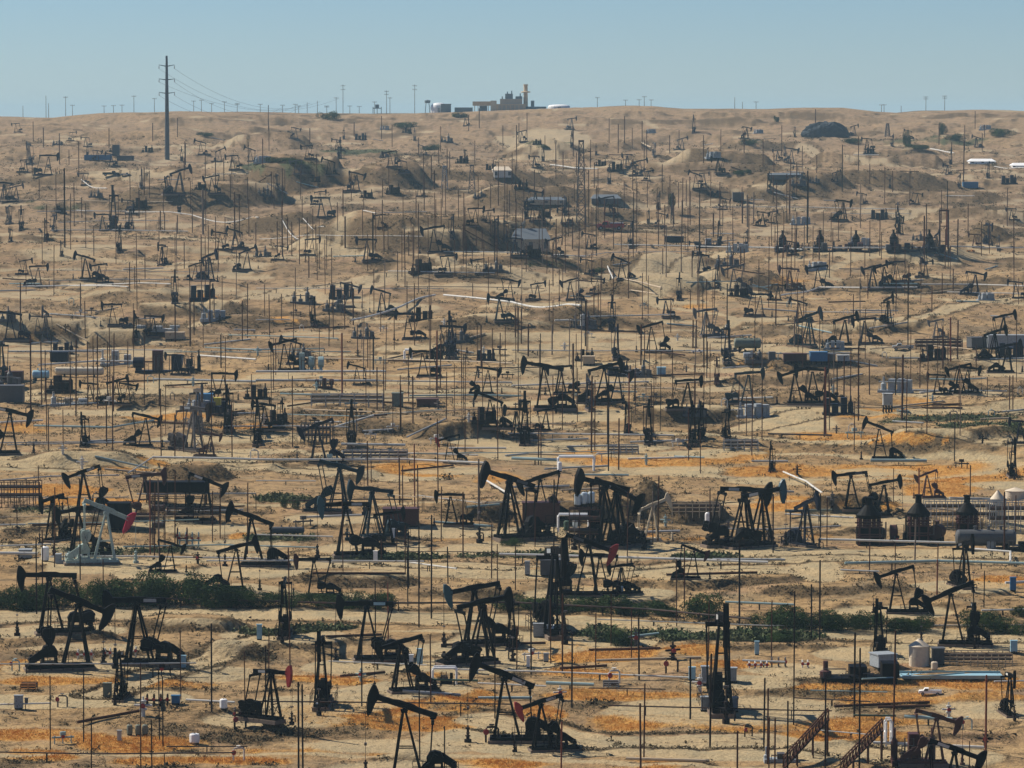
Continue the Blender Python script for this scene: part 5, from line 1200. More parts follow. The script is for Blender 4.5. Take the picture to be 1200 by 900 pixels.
manifold(185, 826, 30, 14, 'dark_steel', 'dark valve manifold behind the squat blue box', 4)
manifold(100, 772, 20, 12, 'white_pipe', 'white valve manifold between the big pumpjacks', 3)
manifold(130, 770, 16, 12, 'white_pipe', 'pale valve manifold at the foot of the plated pumpjack', 3)
manifold(155, 768, 12, 10, 'white_pipe', 'small pale manifold under the plated beam', 2)
cabinet(1188, 765, 8, 14, 'pale_blue_paint', 'pale blue cabinet behind the tan pipe rack')
cabinet(1187, 693, 7, 16, 'blue_paint', 'bright blue valve box beside the short thick pipe')
cabinet(887, 768, 5, 16, 'pale_blue_paint', 'slim blue-grey cabinet on the green verge')
manifold(888, 782, 26, 8, 'white_pipe', 'low white manifold in front of the slim blue-grey cabinet', 4)
drum(727, 697, 7, 11, 'white_paint', 'white upright drum before the crank of a black jack'); anchor('the white drum behind the hedge', 727, 690)
cabinet(618, 675, 6, 16, 'grey_paint', 'narrow grey cabinet under the thick white pipe')
drum(829, 618, 6, 18, 'white_paint', 'slim white drum left of the paired black jacks')
cabinet(440, 661, 5, 15, 'white_paint', 'narrow white post box above the white pipe')
cabinet(460, 632, 5, 12, 'white_paint', 'small white box at the foot of the teal jack')
container(470, 616, 42, 20, 'maroon_paint', 'dark red-brown box behind the teal pumpjack'); anchor('the dark red-brown box', 470, 606)
vessel(337, 628, 40, 10, 'dark_grey_paint', 'grey tank lying on the ground by the brown mounds'); anchor('the grey lying tank', 337, 624)
container(207, 592, 76, 13, 'black_paint', 'long black raised box behind the cluster of brown poles', 0, 14); anchor('the long black raised box', 207, 580)
rack(228, 610, 60, 18, 'dark_steel', 'dark steel stand beside the long black raised box', 7)
rack(22, 592, 52, 28, 'brown_paint', 'dark brown rack module at the frame edge', 8); anchor('the dark brown rack module', 22, 580)
container(140, 620, 26, 30, 'black_paint', 'black box behind the grey crimson-headed pumpjack')
rack(186, 640, 14, 60, 'brown_paint', 'tall narrow brown derrick of poles before the raised box', 3)
manifold(222, 640, 28, 18, 'teal_grey_pipe', 'bluish pipe frame behind the small head-down jack', 4)
manifold(214, 640, 14, 24, 'maroon_paint', 'reddish valve stand beside the small head-down jack', 2)
drum(53, 658, 9, 18, 'white_paint', 'pale drum at the white pipe, by the double jack')
container(30, 655, 14, 10, 'grey_paint', 'small grey box by the thick white pipe stub')
skid(82, 660, 32, 20, 'grey gearbox gear left of the grey pumpjack post', 'grey_paint', 8, 'grey_pipe')
for i, (x, a) in enumerate(((677, 'first'), (685, 'middle'), (693, 'last'))): drum(x, 596, 8, 15, 'silver_paint', 'silver gas bottle, %s of three before the brown bank' % a)
anchor('the three silver gas bottles', 685, 588)
rack(685, 640, 36, 44, 'brown_paint', 'brown steel frame below the silver gas bottles', 4)
container(634, 613, 44, 24, 'maroon_paint', 'dark red box behind the tall forked jack')
portal(672, 623, 36, 20, 'white_paint', 'pale portal frame around small green drums')
drum(664, 622, 7, 12, 'green_paint', 'small green drum inside the pale portal')
drum(674, 622, 6, 12, 'silver_paint', 'small silver drum inside the pale portal')
portal(675, 552, 42, 17, 'white_paint', 'wide white pipe gantry with a single white leg'); anchor('the wide white pipe gantry', 675, 543)
drum(656, 553, 5, 12, 'white_paint', 'little white drum under the wide white gantry')
rack(730, 532, 36, 10, 'grey_pipe', 'pale grey manifold rack on the flat behind the gantry', 6)
rack(868, 528, 40, 12, 'grey_pipe', 'jumbled grey pipe rack at the head of the sandy pad', 6)
rack(815, 608, 56, 14, 'tan_pipe', 'pale tan stockyard rail behind the cream pumpjack', 8)
container(650, 674, 34, 18, 'dark_grey_paint', 'dark grey box behind the red-headed black jack')
rack(407, 476, 84, 14, 'grey_pipe', 'long low pale grid rack before the bushes'); anchor('the long low grid rack', 407, 470)
rack(440, 540, 75, 12, 'grey_pipe', 'two-level grey pipe rack beside the navy jack', 8)
container(466, 476, 13, 15, 'olive_tank_paint', 'square olive box beside the long grid rack')
container(501, 476, 25, 8, 'brown_paint', 'low brown container between the olive box and the rusty poles'); anchor('the low brown container', 501, 472)
rack(370, 520, 34, 24, 'dark_grey_paint', 'dark bent pipe rack behind the navy jack', 9)
portal(478, 424, 8, 14, 'white_paint', 'small white hoop among the mid-field poles')
container(14, 472, 28, 20, 'dark_grey_paint', 'dark blue-grey box at the frame edge'); anchor('the dark box at the frame edge', 14, 462)
container(17, 448, 20, 12, 'brown_paint', 'brown box behind the dark blue-grey one')
container(70, 424, 21, 11, 'navy_and_hazed_black', 'dark navy tank box on the pale pipe'); anchor('the navy tank box', 70, 418)
vessel(93, 442, 58, 12, 'cream_paint', 'long cream tank lying on the field'); anchor('the long cream lying tank', 93, 436)
vessel(48, 446, 20, 12, 'pale_blue_paint', 'short pale blue tank in line with the cream one')
skid(185, 436, 52, 28, 'bank of dark pump housings at mid field', 'navy_and_hazed_black', 41, 'maroon_paint'); anchor('the bank of dark pump housings', 185, 426)
skid(222, 434, 26, 24, 'small dark pump group beside the larger bank', 'black_paint', 42)
skid(135, 428, 34, 18, 'grey jumbled pipe gear beside the cream tank', 'grey_pipe', 43, 'grey_paint')
skid(80, 475, 40, 16, 'pile of grey pipe fittings before the double jacks', 'grey_pipe', 44, 'tan_pipe')
container(240, 474, 18, 12, 'blue_paint', 'small dark blue box by the level mid-field jack')
container(255, 476, 8, 9, 'yellow_paint', 'tiny yellow-green box beside the dark blue one')
container(205, 398, 22, 8, 'tan_pipe', 'pale tan shed on the slope')
truck(150, 384, 18, 'dark_grey_paint', 'dark truck on the brown slope at mid distance', 10)
skid(185, 388, 46, 10, 'litter of pale machine parts on the slope', 'grey_pipe', 45, 'white_pipe')
skid(365, 435, 26, 24, 'bluish valve gear beside the head-down jack', 'teal_grey_pipe', 46, 'yellow_paint')
skid(380, 455, 20, 16, 'reddish valve gear on the thick grey line', 'maroon_paint', 47)
vessel(876, 411, 32, 15, 'olive_tank_paint', 'green-grey horizontal tank on a dark skid'); anchor('the green-grey horizontal tank', 876, 404)
truck(817, 414, 14, 'white_paint', 'white pickup on the pad by the horizontal tank', 0); anchor('the white pickup on the mid-field pad', 817, 410)
truck(742, 441, 28, 'grey_paint', 'pale grey truck behind the forked pair of jacks', 5)
container(775, 440, 10, 9, 'pale_blue_paint', 'pale blue box beside the pale grey truck')
drum(683, 385, 6, 17, 'grey_pipe', 'pale upright tank at the end of the slanting pipe')
container(690, 427, 14, 9, 'tan_pipe', 'small tan shed at mid field')
skid(890, 424, 34, 14, 'heap of grey machinery below the horizontal tank', 'dark_grey_paint', 48)
container(925, 424, 14, 9, 'maroon_paint', 'dark red drum box in the row of containers')
container(938, 424, 14, 9, 'brown_paint', 'brown box in the row of containers')
container(959, 424, 20, 11, 'blue_paint', 'bright blue box in the row of containers'); anchor('the bright blue container', 959, 418)
container(974, 424, 9, 8, 'dark_grey_paint', 'dark grey box in the row of containers')
container(988, 424, 14, 7, 'grey_pipe', 'pale grey box at the end of the row of containers')
truck(1058, 411, 26, 'grey_paint', 'pale grey-green lorry cab on the track', 178)
rack(1100, 410, 54, 12, 'brown_paint', 'brown pipe trailer behind the pale lorry', 9); anchor('the brown pipe trailer', 1100, 404)
container(1180, 408, 46, 15, 'grey_paint', 'large blue-grey tank box under the raised jacks'); anchor('the large blue-grey tank box', 1180, 400)
container(1145, 408, 20, 12, 'dark_grey_paint', 'dark slanted box beside the large tank box', 15)
container(1040, 484, 11, 14, 'grey_pipe', 'pole-side transformer box of pale grey', 0, 8)
building(622, 293, 44, 24, 'tan_pipe', 'roof_grey', 'long shed with a dark grey roof', 0, .5, 9); anchor('the dark-roofed shed', 622, 283)
def gantry(px, py, w, h, mk, lab):
    o, s = root_at('steel_gantry', px, py); W, H = w / 2 / s, h / s
    for x in (-W, W):
        b = MB().use(mk); b.bar((x, -.8, -.3), (x, 0, H), .35); b.bar((x, .8, -.3), (x, 0, H), .3); part('leg', b, o)
    b = MB().use(mk); b.bar((-W * 1.2, 0, H), (W * 1.2, 0, H), .45); b.bar((-W, 0, H * .6), (W, 0, H * .6), .2); part('crossbeam', b, o)
    thing(o, 'gantry', 'gantry', px, py, None, None, lab)
gantry(1106, 294, 10, 46, 'brown_paint', 'brown upright gantry behind the heater row')
for i, x in enumerate((918, 962, 1004, 1048, 1090)):
    a = ('first', 'second', 'third', 'fourth', 'last')[i]
    skid(x + 4, 295, 26, 12, 'dark pump gear around the %s small heater' % a, 'navy_and_hazed_black', 60 + i, 'dark_grey_paint')
    heater(x - 1, 294, 9, 24, 'small dark heater with a stack, %s in the distant row' % a, 'navy_and_hazed_black', 'navy_and_hazed_black')
anchor('the third of the distant small heaters', 1004, 285)
for i, (x, a) in enumerate(((868, 'left of the first'), (940, 'between first and second'), (984, 'between second and third'), (1027, 'between third and fourth'), (1069, 'between fourth and last'))):
    skid(x, 294, 18, 9, 'low dark pump skid %s small heater' % a, 'navy_and_hazed_black', 160 + i, 'dark_grey_paint')
container(790, 285, 22, 7, 'navy_and_hazed_black', 'low dark box on the flat before the far slope')
skid(830, 288, 30, 10, 'dark low pump gear on the flat', 'navy_and_hazed_black', 66)
truck(1138, 296, 10, 'orange_paint', 'small orange-red vehicle at the edge of the heater row', 10)
truck(715, 270, 34, 'red_paint', 'red rig truck below the tall derrick', 176, 'grey_paint'); anchor('the red rig truck', 715, 266)
truck(130, 207, 20, 'dark_teal_paint', 'dark teal truck parked on the upper bench', 4); anchor('the dark teal parked truck', 130, 204)
truck(147, 207, 12, 'grey_paint', 'small grey truck behind the dark teal one', 4)
building(588, 207, 20, 11, 'aged_white_paint', 'beige_paint', 'small white building with a brown roof on the far slope', 5, .4, 8); anchor('the small white building', 588, 202)
building(1150, 191, 30, 5, 'white_paint', 'white_paint', 'long white roof gleaming on the far slope', 0, .6, 9); anchor('the long white roof', 1150, 188)
building(1194, 196, 18, 5, 'white_paint', 'white_paint', 'white roof cut by the frame edge', 0, .6, 9)
container(1137, 221, 18, 7, 'blue_paint', 'dark blue box on the far slope')
container(865, 236, 13, 10, 'dark_grey_paint', 'dark bluish box on the far terrace')
container(115, 188, 32, 6, 'blue_paint', 'low blue shed below the tall power pylon')
container(147, 188, 20, 5, 'dark_grey_paint', 'low dark shed beside the low blue one')
container(136, 183, 8, 13, 'dark_grey_paint', 'upright dark box between the two low sheds')
building(920, 210, 40, 6, 'dark_grey_paint', 'roof_grey', 'long low dark shed on the far terrace', 0, .4, 6)
building(640, 238, 44, 7, 'tan_pipe', 'roof_grey', 'low grey-roofed shed on the far flat', 0, .5, 8)
building(710, 237, 34, 9, 'dark_grey_paint', 'roof_grey', 'second low grey-roofed shed nearer the derrick', 0, .5, 8)

o, s = root_at('hump', 968, 160); W = 24 / s; H = 24 / s  # rounded hump in one mottled dark blue-grey
b = MB(); b.use('dark_hump'); nn = 40; prof = []
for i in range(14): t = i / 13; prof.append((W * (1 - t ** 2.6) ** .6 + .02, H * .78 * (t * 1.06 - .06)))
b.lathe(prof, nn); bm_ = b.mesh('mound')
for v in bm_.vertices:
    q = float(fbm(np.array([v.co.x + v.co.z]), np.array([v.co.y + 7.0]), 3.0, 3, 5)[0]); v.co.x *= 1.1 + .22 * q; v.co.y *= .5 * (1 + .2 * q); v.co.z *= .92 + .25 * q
link('mound', bm_, o); thing(o, 'hump', 'hump', 968, 150, None, None, 'dark blue-grey rounded stockpile just below the ridge'); anchor('the dark rounded stockpile', 968, 150)

# ------------------------------------------------------------------ lattice derricks
def derrick(px, py, w, h, mk, lab, bars=1.0):
    o, s = root_at('lattice_derrick', px, py); W, H = w / 2 / s, h / s; n = max(5, int(H / (2 * W) * 1.1)); t = max(.12, .55 / s) * bars
    for x in (-1, 1):
        for y in (-1, 1):
            b = MB().use(mk); b.bar((x * W, y * W, -.4), (x * W * .45, y * W * .45, H), t * 1.4); part('leg', b, o)
    b = MB().use(mk)
    for i in range(n):
        z0, z1 = H * i / n, H * (i + 1) / n; a, c = W * (1 - .55 * i / n), W * (1 - .55 * (i + 1) / n)
        for sg in (-1, 1):
            b.bar((-a, sg * a, z0), (c, sg * c, z1), t * .7); b.bar((a, sg * a, z0), (-c, sg * c, z1), t * .7); b.bar((-c, sg * c, z1), (c, sg * c, z1), t * .7)
            b.bar((sg * a, -a, z0), (sg * c, c, z1), t * .7); b.bar((sg * c, -c, z1), (sg * c, c, z1), t * .7)
    part('lattice', b, o)
    b = MB().use(mk); b.box(-W * .6, W * .6, -W * .6, W * .6, H, H + .5); part('crown_block', b, o)
    thing(o, 'derrick', 'derrick', px, py, None, None, lab)
derrick(681, 264, 11, 96, 'dark_grey_paint', 'tall slender grey derrick standing over the red truck', 1.5); anchor('the tall slender derrick', 681, 220)
derrick(553, 227, 8, 32, 'dark_grey_paint', 'lattice tower on the slope, the darker of two')
derrick(521, 222, 8, 26, 'grey_paint', 'lattice tower on the slope, the paler of two')
derrick(788, 262, 4, 34, 'dark_grey_paint', 'small lattice mast near the round tree')
derrick(1040, 160, 6, 14, 'dark_grey_paint', 'tiny lattice mast just below the ridge')

# ------------------------------------------------------------------ steel power pylon with three pairs of arms, the power poles of the ridge and the wires
pyl, s = root_at('power_pylon', 196, 187); H = 121 / s
b = MB().use('dark_grey_paint'); b.lathe([(.95, -.5), (.9, H * .3), (.62, H * .75), (.42, H)], 14); part('pole', b, pyl)
arms = []
for z in (.905, .775, .645):
    for sg in (-1, 1):
        b = MB().use('dark_grey_paint'); b.bar((0, 0, H * z - .3), (sg * 3.1, 0, H * z + (-.5 if z < .8 else -.3) + .6), .45, .45, .18); arm = part('crossarm', b, pyl)
        b = MB().use('grey_pipe'); b.lathe([(.12, -1.5), (.22, -1.3), (.12, -1.1), (.22, -.9), (.12, -.7), (.1, 0)], 8, (sg * 3.1, 0, H * z + .3)); part('insulator', b, arm)
        arms.append(Vector(pyl.location) + Vector((sg * 3.1, 0, H * z - 1.2)))
thing(pyl, 'power pylon', 'pylon', 196, 150, None, None, 'tall dark steel power pylon with three pairs of short arms'); anchor('the tall power pylon', 196, 170)
def ridge_pole(px, top, foot, y=2060, arms_=1, lab=None, rad=.16, extra=0):
    d = ray(px, min(foot, 139)); x = d[0] / d[1] * y; z = gz(x, y); v = ray(px, top); zt = v[2] / v[1] * y; H = max(4, zt - z)
    o = bpy.data.objects.new('utility_pole', None); COL.objects.link(o); o.location = (x, y, z)
    b = MB().use('grey_wood'); b.lathe([(rad, -.6), (rad * .7, H)], 8); part('pole', b, o)
    if arms_ == 1 and int(px) % 3 == 0: arms_ = 0
    for i in range(arms_):
        q = H * (.95 - i * .13); b = MB().use('grey_wood'); b.box(-1.2, 1.2, -.07, .07, q - .07, q + .07)
        for k in (-1.1, -.4, .4, 1.1): b.lathe([(.07, .14), (.12, .2), (.12, .4)], 6, (k, 0, q))
        part('crossarm', b, o)
    dd = thing(o, 'utility pole', 'utility pole', px, foot, None, 'utility poles along the ridge', lab); dd['adj'] = 'faint grey-brown'; dd['mid'] = 'on the skyline'
    return o, H
RP = [(27, 124, 139, 1), (54, 112, 138, 1), (57, 121, 138, 1), (77, 113, 137, 1), (85, 123, 137, 1), (122, 126, 134, 1), (157, 112, 133, 1), (181, 115, 132, 1), (227, 118, 131, 1), (236, 117, 131, 1), (248, 121, 131, 1), (263, 119, 131, 1), (278, 121, 134, 2), (305, 122, 133, 1),
      (331, 124, 133, 1), (346, 122, 133, 1), (350, 124, 133, 1), (360, 120, 133, 1), (372, 118, 134, 1), (394, 114, 134, 1), (383, 125, 134, 2), (402, 99, 135, 2), (410, 124, 134, 1), (421, 125, 134, 1), (439, 119, 134, 1), (453, 106, 134, 2), (457, 114, 134, 1), (486, 99, 134, 2), (700, 114, 129, 1), (733, 119, 127, 1), (749, 117, 126, 1), (755, 113, 126, 1), (763, 117, 126, 1),
      (861, 114, 129, 1), (870, 122, 129, 1), (886, 121, 129, 1), (1033, 125, 132, 1), (1036, 126, 132, 1), (1056, 129, 134, 1), (1085, 113, 132, 2), (1107, 112, 130, 2), (133, 127, 134, 1), (143, 124, 133, 1)]
rtops = {}
for (x, t_, f_, na) in RP:
    o, H2 = ridge_pole(x, t_, f_, 2050 + (x * 7 % 40), na); rtops[x] = Vector(o.location) + Vector((1.5, 0, H2 * .93))
def wire(a, c, sag, lab):
    mid = (a + c) / 2; o = bpy.data.objects.new('power_line', None); b = MB().use('wire')
    pts = [a.lerp(c, t / 24) - Vector((0, 0, sag * 4 * (t / 24) * (1 - t / 24))) - mid for t in range(25)]
    b.tube(pts, .045, 5, True); me_ = b.mesh('power_line'); o = link('power_line', me_, None, mid)
    thing(o, 'power line', 'wire', 300, 100, None, 'overhead lines from the pylon', lab)
tgt = [rtops[372], rtops[360], rtops[346], rtops[394], rtops[350], rtops[331]]
nm = ['top right', 'top left', 'middle right', 'middle left', 'lowest right', 'lowest left']
for i, a in enumerate([arms[1], arms[0], arms[3], arms[2], arms[5], arms[4]]):
    wire(a, tgt[i], 9, 'thin power line running from the %s arm of the pylon' % nm[i])
# utility poles with crossarms inside the field
for (x, t_, f_, lab) in [(561, 538, 610, 'wooden utility pole with a crossarm by the brown bank'), (1057, 400, 470, None)][:1]:
    o, s = root_at('utility_pole', x, f_); H = (f_ - t_) / s
    b = MB().use('grey_wood'); b.lathe([(.14, -.3), (.11, H)], 8); part('pole', b, o)
    b = MB().use('grey_wood'); b.box(-.9, .9, -.06, .06, H * .9, H * .9 + .13); part('crossarm', b, o)
    thing(o, 'utility pole', 'field pole', x, f_, None, None, lab)

# ------------------------------------------------------------------ the plant on the ridge
def ridge_pt(px, py, y):
    d = ray(px, py); x = d[0] / d[1] * y; return Vector((x, y, gz(x, y)))
yR = 2056.0; sR = F / yR
def rroot(name, px): o = bpy.data.objects.new(name, None); COL.objects.link(o); p = ridge_pt(px, 130, yR); o.location = p; return o
o = rroot('steam_plant', 590)
def RB(root, name, mk, x0, x1, y0, y1, dep=8, zoff=0):
    base = ridge_pt(590, 130, yR); b = MB().use(mk)
    fx = lambda q: (q - 590) / sR; fz = lambda q: (138 - q) * yR / F * 1.0 - base.z
    b.box(fx(x0), fx(x1), -dep / 2 + zoff, dep / 2 + zoff, fz(y1), fz(y0)); return part(name, b, root)
RB(o, 'conveyor_head', 'plant_brown', 554, 577, 119, 124, 7)
RB(o, 'support_tower', 'plant_blue', 562, 571, 124.1, 134, 5)
RB(o, 'silo', 'cream_paint', 575, 582, 118, 134, 6, -1); RB(o, 'turbine_hall', 'plant_brown', 582, 616, 122, 135, 10); 
RB(o, 'boiler_house', 'plant_tan', 586, 612, 116, 121.9, 8); RB(o, 'boiler_top', 'plant_blue', 592, 601, 110, 115.9, 6); RB(o, 'filter_house', 'plant_blue', 604, 612, 113, 115.9, 6); RB(o, 'side_shed', 'plant_blue', 616.2, 640, 125, 131, 6)
RB(o, 'vent', 'plant_blue', 622, 626, 118, 124.9, 3); RB(o, 'low_annex', 'plant_blue', 533, 554, 126, 135, 6)
for q_, (a_, t_, h_) in enumerate([(588, 113, 116), (599, 106.5, 110), (609, 109.5, 113), (594, 107.5, 110)]): RB(o, 'vent_stack', 'plant_blue', a_, a_ + 1.3, t_, h_, 1.2)
for a_ in (584, 589, 594, 599, 604, 609): RB(o, 'wall_panel', 'plant_tan', a_, a_ + 3.4, 123.5, 133, .2, -5.12)
for a_ in (556, 560, 566, 572): RB(o, 'conveyor_leg', 'plant_brown', a_, a_ + .7, 124.1, 134, 5)
thing(o, 'plant', 'plant', 590, 122, None, None, 'brown and blue-grey steam plant standing on the ridge'); anchor('the steam plant on the ridge', 590, 125)
o = rroot('chimney', 616); fz = lambda q: (138 - q) * yR / F - o.location.z
b = MB().use('plant_brown'); b.lathe([(1.25, -1), (1.05, fz(100.5)), (1.25, fz(100.4)), (1.25, fz(99))], 16); part('shaft', b, o)
b = MB().use('plant_brown'); b.lathe([(1.1, fz(109)), (2.6, fz(108.5)), (2.6, fz(107.5)), (1.1, fz(107))], 16); part('platform', b, o)
thing(o, 'chimney', 'chimney', 616, 110, None, None, 'tall brown chimney with a ring platform beside the plant')
def dome(px, w, top, lab, sq=1.0, bottom=134):
    o = rroot('domed_tank', px); Rr = w / 2 / sR; hh = (138 - top) * yR / F - o.location.z
    b = MB().use('white_paint'); b.lathe([(Rr, -1.5), (Rr, hh * .55), (Rr * .92, hh * .75), (Rr * .65, hh * .93), (Rr * .3, hh * .99), (.05, hh)], 24); part('shell', b, o)
    b = MB().use('grey_paint'); b.box(-Rr * .1, Rr * .15, -Rr * 1.05, -Rr * .9, 0, hh * .5); part('door', b, o)
    thing(o, 'tank', 'domed tank', px, 126, None, None, lab)
dome(514, 19, 120.5, 'white domed tank on the ridge beside the plant'); dome(655, 26, 122.5, 'white dome half hidden behind the ridge')
o = rroot('blue_shed', 523); b = MB().use('plant_blue'); b.box(-2.6, 2.6, -3, 3, -1, 4.3); part('walls', b, o); b = MB().use('roof_grey'); b.box(-2.8, 2.8, -3.2, 3.2, 4.303, 4.6); part('roof', b, o); o.location.y -= 6
o.name = 'small_shed'; thing(o, 'shed', 'shed', 523, 128, None, None, 'small blue-grey shed in front of the white domed tank')
o = rroot('water_tower', 501); hh = (138 - 117) * yR / F - o.location.z
b = MB().use('plant_blue'); [b.bar((x, y, -.5), (x * .6, y * .6, hh * .75), .3) for x in (-1.3, 1.3) for y in (-1.3, 1.3)]; part('frame', b, o)
b = MB().use('plant_blue'); b.lathe([(1.5, hh * .75), (1.6, hh * .95), (.2, hh)], 12); part('bowl', b, o); thing(o, 'water tower', 'tower', 501, 125, None, None, 'small water tower on legs beside the domed tank')
o = rroot('service_platform', 442); hh = (138 - 130) * yR / F - o.location.z + 1.2
b = MB().use('plant_blue'); [b.bar((x, y, -.8), (x, y, hh + 1), .3) for x in (-2.2, 0, 2.2) for y in (-1, 1)]; b.box(-2.4, 2.4, -1.2, 1.2, hh, hh + .4); b.box(-1, 1, -1, 1, hh + .402, hh + 2.2); part('frame', b, o); thing(o, 'platform', 'tower', 442, 131, None, None, 'dark raised platform on the skyline beside a thin mast')

# ------------------------------------------------------------------ shrubs and trees
def leaf_mesh(name, seed, n, rx, ry, rz, mk, leaf=.16, lobes=7):
    rg = np.random.default_rng(seed); C = rg.uniform(-1, 1, (lobes, 3)) * [rx * .7, ry * .6, rz * .35]; C[:, 2] += rz * .5; Rl = rg.uniform(.3, .55, lobes)
    k = rg.integers(0, lobes, n); d = rg.normal(0, 1, (n, 3)); d /= np.linalg.norm(d, axis=1)[:, None]; rr = rg.uniform(.45, 1.08, n) ** .6
    P = C[k] + d * (Rl[k] * rr)[:, None] * [rx, ry, rz]; P[:, 2] = np.abs(P[:, 2])
    vs = []
    for q in range(3):
        e = rg.normal(0, 1, (n, 3)); e /= np.linalg.norm(e, axis=1)[:, None]; vs.append(P + e * leaf * rg.uniform(.6, 1.3, n)[:, None])
    V = np.stack(vs, 1).reshape(-1, 3).astype(np.float32); m_ = bpy.data.meshes.new(name); m_.vertices.add(len(V)); m_.vertices.foreach_set('co', V.ravel())
    m_.loops.add(len(V)); m_.loops.foreach_set('vertex_index', np.arange(len(V), dtype=np.int32)); m_.polygons.add(n); m_.polygons.foreach_set('loop_start', np.arange(0, 3 * n, 3, dtype=np.int32))
    m_.update(calc_edges=True); m_.materials.append(M[mk]); return m_
LM = [leaf_mesh('foliage', 50 + i, 6000, 1, 1, 1, 'shrub_leaves', .052, 10) for i in range(4)]
def stem_mesh():
    b = MB().use('bark')
    for a in range(5): q = a * 1.26; b.tube([(0, 0, -.1), (.18 * math.cos(q), .18 * math.sin(q), .3), (.5 * math.cos(q), .5 * math.sin(q), .75)], .04, 5, True, .015)
    return b.mesh('stem')
STM = stem_mesh()
def shrub(px, py, w, h, lab, i=0, dp=None):
    o, s = root_at('shrub', px, py); W, H = w / 2 / s, h / s
    o.scale = (W, dp or W * .8, H); o.rotation_euler = (0, 0, 0)
    link('foliage', LM[i % 4], o, (0, 0, 0), (0, 0, i * 1.9)); link('stem', STM, o)
    t = thing(o, 'shrub', 'shrub', px, py, None, 'dark green shrubs', lab); t['adj'] = 'dark green'; t['mid'] = 'bushy'
HS = [(5, 712, 50, 26), (30, 714, 56, 28), (62, 711, 60, 30), (100, 710, 54, 26), (132, 709, 50, 26), (160, 708, 58, 36), (190, 708, 62, 36), (222, 708, 60, 34), (250, 709, 56, 30), (278, 710, 40, 20), (305, 710, 44, 20), (340, 710, 44, 18), (372, 711, 44, 18), (408, 712, 44, 18), (445, 712, 40, 16),
      (600, 714, 50, 22), (632, 715, 46, 24), (664, 716, 46, 22), (695, 717, 44, 20), (724, 719, 44, 22), (752, 720, 48, 24), (780, 722, 40, 22), (826, 725, 52, 32), (898, 733, 40, 18), (926, 735, 50, 26), (955, 736, 52, 28), (985, 737, 52, 28), (1012, 738, 46, 24), (1045, 739, 40, 24), (1075, 738, 42, 20), (1150, 739, 50, 34), (1187, 742, 48, 22), (1196, 722, 24, 18)]
for i, (x, y_, w_, h_) in enumerate(HS): shrub(x, y_ + (i % 3) * .7, w_ * (1.25 - .08 * (i % 4)), h_ * (.78 + .07 * (i % 5)) * (.82 if x > 550 else 1), None, i)
anchor('the round shrub by the road', 826, 712)
for i, (x, y_, w_, h_, lab) in enumerate([(729, 756, 44, 16, 'low shrub in front of the dark brown pipe'), (333, 595, 10, 9, 'small round bush, first of the pair on the slope'), (346, 597, 11, 10, 'small round bush, second of the pair on the slope'), (920, 752, 42, 12, 'grey-green bush in front of the hedge'),
      (1063, 170, 10, 16, 'upright dark tree just below the ridge'), (1105, 158, 10, 12, 'dark tree clump on the far slope'), (600, 640, 26, 8, 'flat green bush behind the white pipe'), (910, 143, 7, 7, 'small dark bush under the ridge')]): shrub(x, y_, w_, h_, lab, i + 1)
def tree(px, py, w, h, lab):
    o, s = root_at('tree', px, py); W, H = w / 2 / s, h / s
    b = MB().use('bark'); b.tube([(0, 0, -.3), (.1, 0, H * .3), (0, .1, H * .55), (.1, 0, H * .8)], .35, 8, True, .12)
    for a in range(5): q = a * 1.3; b.tube([(0, 0, H * .5), (math.cos(q) * W * .5, math.sin(q) * W * .5, H * .78)], .14, 5, True, .05)
    part('trunk', b, o); link('crown', LM[2], o, (0, 0, H * .42), (0, 0, 1), (W, W, H * .58))
    thing(o, 'tree', 'tree', px, py, None, None, lab)
tree(787, 252, 10, 23, 'lone tree with a rounded crown near the far flat')
M['far_tree'] = M['shrub_leaves']
# small clumps of far scrub trees
for i, (x, y_, w_, h_) in enumerate([(870, 205, 22, 6), (640, 175, 14, 5), (475, 150, 30, 6), (385, 140, 24, 8), (1000, 168, 26, 6), (540, 138, 20, 6), (1175, 160, 30, 8), (1120, 165, 26, 7), (1075, 175, 30, 6), (505, 176, 26, 6), (330, 190, 40, 5), (880, 170, 24, 6), (240, 160, 20, 5), (700, 320, 18, 5), (345, 193, 26, 5)]):
    shrub(x, y_, w_, h_, None, i)

# ------------------------------------------------------------------ labels for the repeats: which one, told by what stands beside it
ORD = ['', 'second', 'third', 'fourth', 'fifth', 'sixth', 'seventh', 'eighth', 'ninth', 'tenth'] 
def sector(ax, ay, x, y):
    dx, dy = x - ax, (y - ay) * 2.2
    if abs(dx) >= abs(dy): return 'right of' if dx > 0 else 'left of'
    return 'in front of' if dy > 0 else 'behind'
used = set(); tabs = {}
def rank(kind, ai, t):
    key = (kind, ai)
    if key not in tabs:
        _, ax, ay = ANCH[ai]; dct = {}
        for q in THINGS:
            if q['kind'] == kind and not (abs(q['px'] - ax) < 1 and abs(q['py'] - ay) < 1): dct.setdefault(sector(ax, ay, q['px'], q['py']), []).append((math.hypot(q['px'] - ax, (q['py'] - ay) * 1.0), id(q)))
        for v in dct.values(): v.sort()
        tabs[key] = {i_: (sec, n_) for sec, v in dct.items() for n_, (_, i_) in enumerate(v)}
    return tabs[key].get(id(t))
ADJN = {'pumpjack': 'pumpjack', 'pole': 'pole', 'utility pole': 'utility pole', 'shrub': 'shrub', 'valve stand': 'valve stand', 'loose pipe': 'pipe length', 'pipe': 'pipeline', 'small skid': 'pump skid'}
